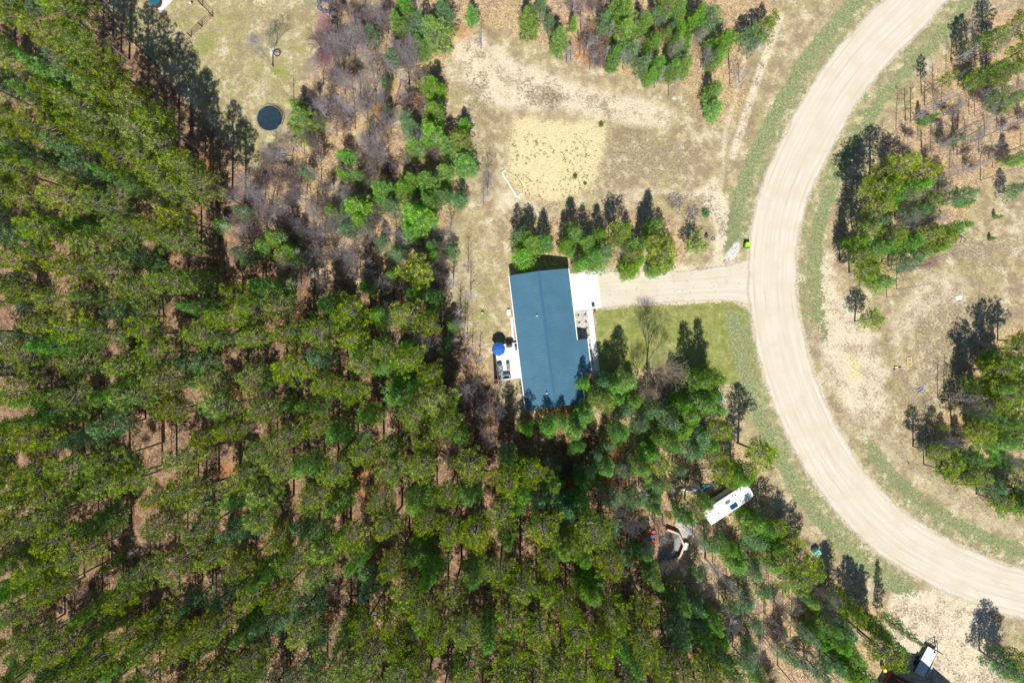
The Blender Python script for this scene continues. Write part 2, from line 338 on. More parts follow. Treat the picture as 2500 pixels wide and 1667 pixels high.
col = mixc(t, edge('sand', 1.0), col, sand)
col = mixc(t, mth(t, 'MULTIPLY', edge('brown', 2.0, 0.25, 0.75), 0.85), col, brown)
col = mixc(t, edge('lawn', 1.0), col, lawn)
col = mixc(t, edge('verge', 2.2, 0.42, 0.54), col, verge)
col = mixc(t, edge('ysand', 2.0, 0.3, 0.75), col, ysand)
col = mixc(t, mth(t, 'MULTIPLY', mth(t, 'MULTIPLY', ramp(t, n_sm, 0.56, 0.66), A('ysand')), 0.5), col, C(176, 160, 100))
col = mixc(t, edge('white', 0.8), col, white)
col = mixc(t, mth(t, 'MULTIPLY', mth(t, 'MULTIPLY', speckn, A('speck')), 0.62), col, C(120, 104, 78))
hs = N(t, 'ShaderNodeHueSaturation'); t.links.new(col, hs.inputs['Color'])
t.links.new(mth(t, 'ADD', mth(t, 'MULTIPLY', mth(t, 'ADD', mth(t, 'MULTIPLY', n_fi, 0.6), mth(t, 'MULTIPLY', v_r, 0.4)), 0.62), 0.70), hs.inputs['Value'])
t.links.new(hs.outputs[0], b.inputs['Base Color']); b.inputs['Roughness'].default_value = 1.0
b.inputs['Specular IOR Level'].default_value = 0.1
bp = N(t, 'ShaderNodeBump'); bp.inputs['Strength'].default_value = 0.8; bp.inputs['Distance'].default_value = 0.09
t.links.new(mth(t, 'ADD', n_sm, mth(t, 'MULTIPLY', n_fi, 0.6)), bp.inputs['Height']); t.links.new(bp.outputs[0], b.inputs['Normal'])
ground.data.materials.append(m)

# road and driveway: packed pale gravel, thinning out along both edges
def strip(name, line, half_l, half_r, z, nseg=16):
    P_ = np.array([W(*p) for p in line]); n = len(P_)
    T = np.gradient(P_, axis=0); T /= np.linalg.norm(T, axis=1)[:, None]; Nn = np.stack([-T[:, 1], T[:, 0]], 1)
    L = np.concatenate([[0], np.cumsum(np.linalg.norm(np.diff(P_, axis=0), axis=1))])
    u = np.linspace(-1, 1, nseg + 1)
    hl = np.interp(np.arange(n), np.linspace(0, n - 1, len(half_l)), half_l); hr = np.interp(np.arange(n), np.linspace(0, n - 1, len(half_r)), half_r)
    off = np.where(u[None, :] < 0, u[None, :] * hr[:, None], u[None, :] * hl[:, None])
    XY = P_[:, None, :] + Nn[:, None, :] * off[:, :, None]
    V = np.concatenate([XY.reshape(-1, 2), np.full((n * (nseg + 1), 1), z)], 1)
    i = (np.arange(n - 1)[:, None] * (nseg + 1) + np.arange(nseg)[None, :]).ravel()
    o = np_mesh(name, V, np.stack([i, i + nseg + 1, i + nseg + 2, i + 1], 1)[:, ::-1], None)
    me = o.data
    a = me.attributes.new('across', 'FLOAT', 'POINT'); a.data.foreach_set('value', np.tile(u, n).astype(np.float32))
    a = me.attributes.new('along', 'FLOAT', 'POINT'); a.data.foreach_set('value', np.repeat(L, nseg + 1).astype(np.float32))
    return o
def gravel_mat(name, ruts):
    m, t, b = newmat(name)
    tc = N(t, 'ShaderNodeTexCoord').outputs['Object']
    def A(nm):
        n = N(t, 'ShaderNodeAttribute'); n.attribute_name = nm; return n.outputs['Fac']
    ac = A('across'); al = A('along')
    cv = N(t, 'ShaderNodeCombineXYZ'); t.links.new(mth(t, 'MULTIPLY', ac, 9.0), cv.inputs[0]); t.links.new(mth(t, 'MULTIPLY', al, 0.06), cv.inputs[1])
    streak = noise(t, cv.outputs[0], 1.0, 5, 0.6)
    n1 = noise(t, tc, 0.35, 4); n2 = noise(t, tc, 4.0, 3); n3 = noise(t, tc, 14.0, 2)
    c = mixc(t, ramp(t, streak, 0.38, 0.64), C(240, 232, 215), C(231, 220, 200))
    c = mixc(t, mth(t, 'MULTIPLY', ramp(t, n1, 0.42, 0.65), 0.7), c, C(231, 217, 193))
    for r in ruts:
        g = ramp(t, mth(t, 'ABSOLUTE', mth(t, 'SUBTRACT', mth(t, 'ADD', ac, mth(t, 'MULTIPLY', mth(t, 'SUBTRACT', n1, 0.5), 0.10)), r)), 0.035, 0.0)
        c = mixc(t, mth(t, 'MULTIPLY', g, mth(t, 'MULTIPLY', ramp(t, noise(t, tc, 0.12, 2), 0.4, 0.6), 0.55)), c, C(208, 186, 150))
    hs = N(t, 'ShaderNodeHueSaturation'); t.links.new(c, hs.inputs['Color'])
    t.links.new(mth(t, 'ADD', mth(t, 'MULTIPLY', n3, 0.14), 0.92), hs.inputs['Value'])
    t.links.new(hs.outputs[0], b.inputs['Base Color']); b.inputs['Roughness'].default_value = 1.0; b.inputs['Specular IOR Level'].default_value = 0.1
    e = mth(t, 'ADD', mth(t, 'ABSOLUTE', ac), mth(t, 'ADD', mth(t, 'MULTIPLY', mth(t, 'SUBTRACT', n2, 0.5), 0.22), mth(t, 'MULTIPLY', mth(t, 'SUBTRACT', n1, 0.5), 0.3)))
    t.links.new(ramp(t, e, 1.0, 0.84), b.inputs['Alpha'])
    bp = N(t, 'ShaderNodeBump'); bp.inputs['Strength'].default_value = 0.5; bp.inputs['Distance'].default_value = 0.04
    t.links.new(mth(t, 'ADD', streak, mth(t, 'MULTIPLY', n2, 0.5)), bp.inputs['Height']); t.links.new(bp.outputs[0], b.inputs['Normal'])
    return m
road = strip('road', ROADS, [3.75], [3.75], 0.008, 24)
road.data.materials.append(gravel_mat('packed_gravel', [-0.72, 0.70, 0.18, -0.3]))
tag(road, 'wide pale gravel road curving down the right side', 'road', kind='structure')
dw = strip('driveway', smooth_line([(1456, 708), (1520, 706), (1600, 703), (1700, 698), (1780, 692), (1830, 690), (1880, 690)], 4), [2.9, 2.7, 2.5, 2.5, 2.8, 3.8, 6.6], [2.9, 2.6, 2.3, 2.3, 2.6, 3.6, 6.2], 0.004, 16)
dw.data.materials.append(gravel_mat('driveway_gravel', [-0.45, 0.35]))
tag(dw, 'short pale gravel driveway from the road to the concrete apron', 'driveway', kind='structure')

def track(pts, label):
    L_ = smooth_line(pts, 8)
    o = strip('tyre_track', L_, [.16], [.16], 0.013, 4); o.data.materials.append(M_TRK); tag(o, label, 'tyre track', kind='structure')
M_TRK, t_, b_ = newmat('tyre_worn_gravel')
tc_ = N(t_, 'ShaderNodeTexCoord').outputs['Object']; b_.inputs['Base Color'].default_value = C(218, 202, 174); b_.inputs['Roughness'].default_value = 1
at_ = N(t_, 'ShaderNodeAttribute'); at_.attribute_name = 'across'
t_.links.new(mth(t_, 'MULTIPLY', ramp(t_, mth(t_, 'ADD', mth(t_, 'ABSOLUTE', at_.outputs['Fac']), noise(t_, tc_, 2.0, 3)), 1.35, 0.7), ramp(t_, noise(t_, tc_, 0.35, 3), 0.4, 0.65, 0.0, 0.4)), b_.inputs['Alpha'])
track([(2262, 1560), (2280, 1520), (2320, 1470), (2390, 1440)], 'tyre track leaving the sandy lot towards the road')
track([(2300, 1600), (2330, 1540), (2345, 1490), (2400, 1455)], 'outer tyre track crossing the sandy lot')

# ------------------------------------------------------------------ tree building
def rnd(a, b): return random.uniform(a, b)
def blades(centres, dirs, n, ln, wd, spread):
    """needle tufts: n thin triangles leaving each centre"""
    c = np.repeat(centres, n, axis=0); d = np.repeat(dirs, n, axis=0)
    m_ = len(c); v = rng.normal(size=(m_, 3)); v /= np.linalg.norm(v, axis=1)[:, None]
    v = v * spread + d * (1 - spread * 0.35); v /= np.linalg.norm(v, axis=1)[:, None]
    s = rng.normal(size=(m_, 3)); s -= (s * v).sum(1)[:, None] * v; s /= np.linalg.norm(s, axis=1)[:, None] + 1e-9
    L = ln * rng.uniform(0.7, 1.25, (m_, 1)); c = c + v * L * 0.05
    V = np.empty((m_, 3, 3)); V[:, 0] = c - s * wd * 0.5; V[:, 1] = c + s * wd * 0.5; V[:, 2] = c + v * L
    # widest part towards the middle: move the base pair outward a little
    V[:, 0] += v * L * 0.3; V[:, 1] += v * L * 0.3; V[:, 2] = np.where(rng.random((m_, 1)) < 0.5, V[:, 2], c + v * L * 1.1)
    return V.reshape(-1, 3)
def leaf_mesh(name, V, per, material, parent=None):
    """triangles with one random tint per tuft of 'per' blades"""
    F = np.arange(len(V)).reshape(-1, 3); o = np_mesh(name, V, F, material, parent)
    nt_ = len(F) // per + 1; tt = np.repeat(rng.random(nt_), per * 3)[:len(V)]
    a = o.data.attributes.new('tint', 'FLOAT', 'POINT'); a.data.foreach_set('value', tt.astype(np.float32)); return o
def make_pine(kind, H, R, seed):
    random.seed(seed)
    root = empty('pine_tree', (0, 0, 0))
    wood = MB(); C_, D_ = [], []
    bx, by = rnd(-0.3, 0.3), rnd(-0.3, 0.3)
    def axis_at(z): f = z / H; return Vector((bx * math.sin(f * 3), by * math.sin(f * 2.5), z))
    tz = [0, 0.02 * H, 0.2 * H, 0.4 * H, 0.6 * H, 0.8 * H, H]
    r0 = 0.010 * H + 0.03
    wood.tube([axis_at(z) for z in tz], [r0 * 1.35, r0, r0 * 0.9, r0 * 0.75, r0 * 0.55, r0 * 0.3, 0.02], 7)
    if kind == 'red':
        z = 0.50 * H; step = 0.55; tuft = (11, 0.27, 0.068, 0.85)
    elif kind == 'white':
        z = 0.10 * H; step = 0.42; tuft = (8, 0.26, 0.065, 0.85)
    else:
        z = 0.22 * H; step = 0.48; tuft = (8, 0.26, 0.06, 0.9)
    z0 = z; lopside = rnd(0, 6.28); lop = rnd(0.1, 0.3)
    while z < H - 0.15:
        t = (z - z0) / (H - z0)
        if kind == 'red': prof = (0.62 + 0.38 * min(1, t / 0.35)) * (1 - max(0, t - 0.35) / 0.65) ** 0.65 if t > 0 else 0.6
        elif kind == 'white': prof = (0.75 + 0.25 * min(1, t / 0.2)) * (1 - t) ** 0.62
        else: prof = (1 - t) ** 0.5
        nb = random.choice((3, 4, 4, 5)) if kind == 'red' else random.choice((4, 5, 5, 6)) if kind != 'thin' else random.choice((3, 4, 5))
        a0 = rnd(0, 6.28); elev = R_({'red': -4, 'white': 2, 'thin': 8}[kind] + 42 * t)
        for k in range(nb):
            a = a0 + 6.283 * k / nb + rnd(-0.35, 0.35)
            ln = R * prof * (rnd(0.45, 1.3) if kind == 'red' else rnd(0.5, 1.2)) * (1 + lop * math.cos(a - lopside)) * (1 + 0.16 * math.sin(3 * a + seed) + 0.12 * math.sin(5 * a + z * 2.0 + seed))
            if ln < 0.15: ln = 0.15
            p0 = axis_at(z + rnd(-0.15, 0.15)); e = elev + rnd(-0.12, 0.12)
            d = Vector((math.cos(a) * math.cos(e), math.sin(a) * math.cos(e), math.sin(e)))
            mid = p0 + d * ln * 0.5; end = p0 + d * ln + Vector((0, 0, 0.10 * ln))
            wood.tube([p0, mid, end], [0.024 + 0.014 * ln, 0.018 + 0.009 * ln, 0.010], 4, cap=False)
            side = Vector((-math.sin(a), math.cos(a), 0))
            nbr = max(2, int(ln / (0.36 if kind == 'red' else 0.31)))
            for q in range(nbr):
                f = (0.34 if kind == 'red' else 0.2) + (0.66 if kind == 'red' else 0.8) * (q + rnd(0, 1)) / nbr
                f = min(f, 1.0); base = p0.lerp(end, f) if f > 0.5 else p0.lerp(mid, f * 2)
                for sg in (-1, 1):
                    if random.random() < (0.2 if kind == 'red' else 0.14): continue
                    bl = ln * 0.42 * (1.15 - f) * rnd(0.6, 1.3) + 0.16
                    dd = (d * rnd(0.5, 0.9) + side * sg * rnd(0.5, 1.0) + Vector((0, 0, rnd(-0.05, 0.35)))).normalized()
                    tip = base + dd * bl
                    if bl > 0.3 and random.random() < 0.6: wood.tube([base, tip], [0.016, 0.008], 3, cap=False)
                    nt_ = 1 + int(bl / 0.30)
                    for j in range(nt_):
                        c = base.lerp(tip, 1 - j * 0.5 / max(1, nt_)) ; C_.append((c.x + rnd(-.05, .05), c.y + rnd(-.05, .05), c.z + rnd(-.04, .06)))
                        D_.append(((dd.x * 0.6), (dd.y * 0.6), 0.6 + dd.z))
            C_.append(tuple(end)); D_.append((d.x * .5, d.y * .5, 0.7))
        z += step * rnd(0.8, 1.25) * (1.0 if kind != 'white' else 1 - 0.25 * t)
    if kind == 'red':
        for k in range(26):
            zz = rnd(0.22, 0.6) * H; a = rnd(0, 6.28); p0 = axis_at(zz); L = rnd(0.5, 1.7)
            wood.tube([p0, p0 + Vector((math.cos(a) * L, math.sin(a) * L, rnd(-.1, .3)))], [0.022, 0.008], 3, cap=False)
    top = axis_at(H); C_.append(tuple(top)); D_.append((0, 0, 1))
    wood.build('trunk', M_BARK, root)
    D = np.array(D_); D /= np.linalg.norm(D, axis=1)[:, None]
    V = blades(np.array(C_), D, *tuft)
    leaf_mesh('crown', V, tuft[0], {'red': M_RED, 'white': M_WHITE, 'thin': M_BLUE}[kind], root)
    return root, R, H
def make_bare(H, R, seed, twigs, m_twig, forks=(3, 4), rise=0.30, stems=1):
    """leafless broadleaf: trunk and limbs, then a haze of twigs"""
    random.seed(seed)
    root = empty('bare_tree', (0, 0, 0)); wood = MB(); tw = MB()
    def grow(p, d, ln, r, lvl):
        e = p; pts = [p]; dd = d
        for k in range(3):
            dd = (dd + Vector((rnd(-.16, .16), rnd(-.16, .16), rnd(-.04, .12)))).normalized(); e = e + dd * ln / 3; pts.append(e)
        (wood if lvl <= 1 else tw).tube(pts, [r, r * 0.85, r * 0.72, r * 0.6], 5 if lvl <= 1 else 3, cap=False)
        if lvl >= twigs: return
        n = random.randint(*forks) if lvl > 0 else random.randint(4, 6)
        for k in range(n):
            a = 6.283 * (k + rnd(-.3, .3)) / n; sp = rnd(0.45, 0.95) if lvl > 0 else rnd(0.35, 0.75)
            u = dd.cross(Vector((0.3, 0.2, 1)).normalized()); u = u.normalized() if u.length > 0.05 else Vector((1, 0, 0)); v = dd.cross(u)
            nd = (dd + (u * math.cos(a) + v * math.sin(a)) * sp + Vector((0, 0, 0.12))).normalized()
            q = pts[3] if k < 2 else pts[2] if k < 4 else pts[1]
            grow(q, nd, ln * rnd(0.58, 0.82), max(0.011, r * rnd(0.45, 0.6)), lvl + 1)
    for s in range(stems):
        a = 6.283 * s / stems; d = Vector((math.cos(a) * 0.25, math.sin(a) * 0.25, 1)).normalized() if stems > 1 else Vector((rnd(-.06, .06), rnd(-.06, .06), 1)).normalized()
        grow(Vector((0, 0, 0)), d, H * rise, 0.0105 * H / stems ** 0.4 + 0.02, 0)
    zs = [v[2] for v in tw.v]; k = H / max(zs)
    rr = sorted(math.hypot(v[0], v[1]) for v in tw.v); kr = R / rr[int(len(rr) * 0.95)]
    for mb in (wood, tw): mb.v = [(v[0] * (kr if v[2] * k > H * 0.2 else 1 + (kr - 1) * v[2] * k / (H * 0.2)), v[1] * (kr if v[2] * k > H * 0.2 else 1 + (kr - 1) * v[2] * k / (H * 0.2)), v[2] * k) for v in mb.v]
    wood.build('trunk', M_TWIG, root); tw.build('crown', m_twig, root)
    return root, R, H
def make_pole(H, seed):
    random.seed(seed); root = empty('bare_sapling', (0, 0, 0)); wood = MB(); tw = MB()
    dx, dy = rnd(-.5, .5), rnd(-.5, .5)
    ax = lambda f: Vector((dx * f * f, dy * f * f, H * f))
    wood.tube([ax(f) for f in (0, .25, .5, .75, 1)], [0.075, 0.06, 0.045, 0.03, 0.012], 5)
    for k in range(34):
        f = rnd(0.25, 0.97); a = rnd(0, 6.28); ln = (1.15 - f) * rnd(0.5, 1.5) + 0.2; d = Vector((math.cos(a), math.sin(a), rnd(0.3, 1.1))).normalized()
        p = ax(f); e = p + d * ln; tw.tube([p, e], [0.016, 0.007], 3, cap=False)
        for j in range(4):
            q = p.lerp(e, rnd(0.4, 1)); g = (d + Vector((rnd(-.8, .8), rnd(-.8, .8), rnd(-.1, .5)))).normalized(); tw.tube([q, q + g * rnd(.2, .5)], [0.009, 0.004], 3, cap=False)
    wood.build('trunk', M_TWIG, root); tw.build('crown', M_TWIG, root)
    return root, 1.0, H

PROTO = {
    'R': [make_pine('red', 17, 2.5, s) for s in (11, 12, 13, 14, 15, 16, 17)],
    'W': [make_pine('white', 9, 2.3, s) for s in (21, 22, 23, 24, 25)],
    'T': [make_pine('thin', 10, 2.0, s) for s in (31, 32, 33)],
    'D': [make_bare(11, 2.7, s, 6, M_TWIG, (3, 3)) for s in (41, 42, 43, 44)],
    'B': [make_bare(14, 3.4, 51, 6, M_TWIGB, (3, 4))],
    'P': [make_bare(9, 2.4, 61, 6, M_TWIGR, (3, 3))],
    'S': [make_pole(8, s) for s in (71, 72, 73, 74)],
    'H': [make_bare(4, 1.5, s, 4, M_TWIGD, (4, 4), 0.25, 3) for s in (81, 82, 83)],
    'O': [],
}
def rusty(seed):
    root, R, H = make_bare(5, 1.2, seed, 4, M_TWIG, (2, 3), 0.3, 2)
    root.name = 'rusty_leaved_sapling'; c = [c for c in root.children if c.name.startswith('crown')][0]
    vs = np.array([v.co[:] for v in c.data.vertices]); vs = vs[vs[:, 2] > 1.2]; vs = vs[rng.integers(0, len(vs), 700)] + rng.normal(size=(700, 3)) * 0.07
    V = blades(vs, np.tile([0, 0, 1.0], (700, 1)), 1, 0.16, 0.12, 1.0); leaf_mesh('leaves', V, 3, M_RUST, root)
    return root, R, H
PROTO['O'] = [rusty(s) for s in (91, 92)]
first_use = {}
NM = {'R': 'red_pine', 'W': 'white_pine', 'T': 'young_pine', 'D': 'bare_tree', 'B': 'bare_tree', 'P': 'bare_tree', 'S': 'bare_sapling', 'H': 'bare_shrub', 'O': 'rusty_leaved_sapling'}
DESC = {'R': ('yellow-green pine', 'tree'), 'W': ('bright green pine', 'tree'), 'T': ('thin bluish-green pine', 'tree'), 'D': ('leafless grey tree', 'tree'),
        'B': ('round brown budding tree', 'tree'), 'P': ('leafless reddish tree', 'tree'), 'S': ('thin bare sapling', 'sapling'), 'H': ('low leafless grey shrub', 'shrub'), 'O': ('small rusty-leaved sapling', 'sapling')}
MARKS = [('blue-roofed house', 1330, 830), ('round black trampoline', 657, 291), ('yellow sand patch', 1360, 390), ('white camper', 1780, 1225), ('gravel driveway', 1650, 695),
         ('lime green box', 1828, 595), ('wooden pallet', 2219, 883), ('white plastic sheet', 2340, 727), ('teal utility box', 1996, 1348), ('flatbed trailer', 2255, 1610), ('stone fire ring', 1621, 1322),
         ('fenced yard', 440, 80), ('rusty fire pit', 677, 130), ('front lawn', 1700, 800), ('upper gravel road', 2150, 60), ('lower gravel road', 2250, 1400)]
named = []
ONES = 'zero one two three four five six seven eight nine ten eleven twelve thirteen fourteen fifteen sixteen seventeen eighteen nineteen'.split()
TENS = '- - twenty thirty forty fifty sixty seventy eighty ninety'.split()
def say(v):
    v = int(round(v)); v = max(0, min(100, v))
    return 'hundred' if v == 100 else ONES[v] if v < 20 else TENS[v // 10] + ('-' + ONES[v % 10] if v % 10 else '')
def put(kind, x, y, r, H, bx, by, group, where=None, size=None):
    """bx, by: where it is seen in the survey (percent words in the label)"""
    i = random.randrange(len(PROTO[kind])); root, R, H0 = PROTO[kind][i]
    if (kind, i) not in first_use: o = root; first_use[(kind, i)] = 1
    else: o = copy_tree(root)
    o.name = NM[kind]
    o.location = (x, y, 0); s = r / R; o.scale = (s * rnd(0.94, 1.06), s * rnd(0.94, 1.06), H / H0)
    o.rotation_euler = (0, 0, rnd(0, 6.28))
    d, cat = DESC[kind]
    if where is None:
        near = min(MARKS, key=lambda m: math.hypot(m[1] - bx, m[2] - by)); dist = math.hypot(near[1] - bx, near[2] - by)
        dx, dy = bx - near[1], by - near[2]
        rel = 'right of' if dx > abs(dy) else 'left of' if -dx > abs(dy) else 'below' if dy > 0 else 'above'
        where = f'{rel} the {near[0]}'
    size = size if size is not None else ('tall ' if H > 13 else 'small ' if H < 6 and kind not in 'HSO' else '')
    lab = f'{size}{d} {where}, {say(bx / 25)} percent across, {say(by / 16.67)} down'
    named.append((lab, H, o)); tag(o, lab, cat, group)
    return o
def at_crown(kind, cx, cy, rp, H, group, where=None):
    zc = H * (0.72 if kind in 'RDBP' else 0.6); x, y = W(cx, cy, zc)
    return put(kind, x, y, rp * K * (CAMZ - zc), H, cx, cy, group, where)

# ------------------------------------------------------------------ the dense pine forest on the left
CANOPY = [(-90, -120), (150, -120), (175, -40), (205, 60), (250, 130), (310, 180), (345, 240), (385, 290), (430, 350), (480, 400), (520, 480), (505, 560), (480, 640), (545, 700), (610, 720), (640, 680), (705, 690), (760, 740),
          (800, 760), (870, 730), (930, 720), (1010, 750), (1060, 790), (1070, 860), (1075, 960), (1110, 1050), (1150, 1130), (1210, 1180), (1310, 1130), (1400, 1200), (1440, 1290), (1490, 1370), (1545, 1430), (1610, 1500),
          (1690, 1560), (1750, 1640), (1800, 1760), (1800, 1880), (-90, 1880)]
HOLES = [(20, 92, 18, 14), (46, 262, 16, 14), (190, 200, 12, 10), (338, 365, 22, 26), (155, 322, 20, 16), (45, 362, 26, 16), (210, 500, 28, 62), (150, 592, 42, 34), (400, 480, 18, 20), (497, 570, 60, 80), (90, 665, 30, 30), (295, 722, 16, 18),
         (425, 785, 62, 50), (12, 775, 20, 30), (150, 920, 62, 34), (300, 855, 92, 20), (160, 1075, 36, 46), (370, 1085, 84, 92), (462, 960, 18, 38), (605, 985, 40, 60), (540, 1130, 54, 54), (330, 1212, 26, 20), (25, 1150, 28, 20),
         (320, 1315, 88, 62), (262, 1425, 40, 60), (110, 1490, 34, 20), (175, 1530, 34, 26), (430, 1642, 40, 34), (500, 1385, 28, 26), (240, 1645, 26, 28), (655, 860, 26, 36), (705, 955, 52, 56), (925, 975, 26, 46), (1100, 1110, 50, 52),
         (890, 1180, 34, 60), (750, 1080, 22, 34), (1000, 1100, 22, 26), (1190, 1215, 22, 44), (870, 1262, 30, 24), (820, 1450, 62, 66), (1085, 1345, 52, 36), (1205, 1460, 34, 66), (955, 1425, 22, 24), (1085, 1610, 34, 46), (640, 1565, 24, 34),
         (700, 1600, 28, 24), (1292, 1380, 18, 30), (1432, 1510, 24, 34), (1560, 1425, 40, 56), (1745, 1585, 42, 46), (1612, 1545, 22, 24), (740, 740, 40, 40), (600, 800, 20, 30), (850, 1010, 26, 50), (465, 1245, 20, 40), (60, 1600, 22, 26)]
def pin(x, y, pts):
    c = False; j = len(pts) - 1
    for i in range(len(pts)):
        xi, yi = pts[i]; xj, yj = pts[j]
        if (yi > y) != (yj > y) and x < (xj - xi) * (y - yi) / (yj - yi) + xi: c = not c
        j = i
    return c
random.seed(2024)
pts = []
for k in range(34000):
    x, y = random.uniform(-90, 1800), random.uniform(-120, 1880)
    if not pin(x, y, CANOPY): continue
    if any(((x - hx) / (rx * 0.8 + 17)) ** 2 + ((y - hy) / (ry * 0.8 + 17)) ** 2 < 1 for hx, hy, rx, ry in HOLES): continue
    md = 44 if (x > 150 and y < 430) else 60
    if any((x - a) ** 2 + (y - b) ** 2 < md * md for a, b, _ in pts): continue
    pts.append((x, y, 0))
FOREST_N = len(pts)
random.seed(5)
G_FOREST = 'tall pines of the dense forest on the left side'
for x, y, _ in pts:
    edge_ = (x > 200 and y < 420)
    kind = 'R' if random.random() < 0.66 else random.choice('WWT')
    H = rnd(15, 18.5) if kind == 'R' else rnd(11, 14.5)
    if edge_ or (x > 100 and y < 60): kind = 'R'; H = rnd(17.5, 20.5)
    rp = rnd(31, 45) if kind == 'R' else rnd(28, 42)
    at_crown(kind, x, y, rp, H, G_FOREST, 'in the dense forest')
random.seed(6)
cnt = 0; und = []
while cnt < 75:
    x, y = random.uniform(0, 1700), random.uniform(0, 1667)
    if not pin(x, y, CANOPY): continue
    if any(((x - hx) / rx) ** 2 + ((y - hy) / ry) ** 2 < 0.35 for hx, hy, rx, ry in HOLES): continue
    if any((x - a) ** 2 + (y - b) ** 2 < 70 ** 2 for a, b in und): continue
    und.append((x, y)); at_crown(random.choice('TTW'), x, y, rnd(20, 32), rnd(4, 8), 'young pines growing under the dense forest', 'under the dense forest'); cnt += 1

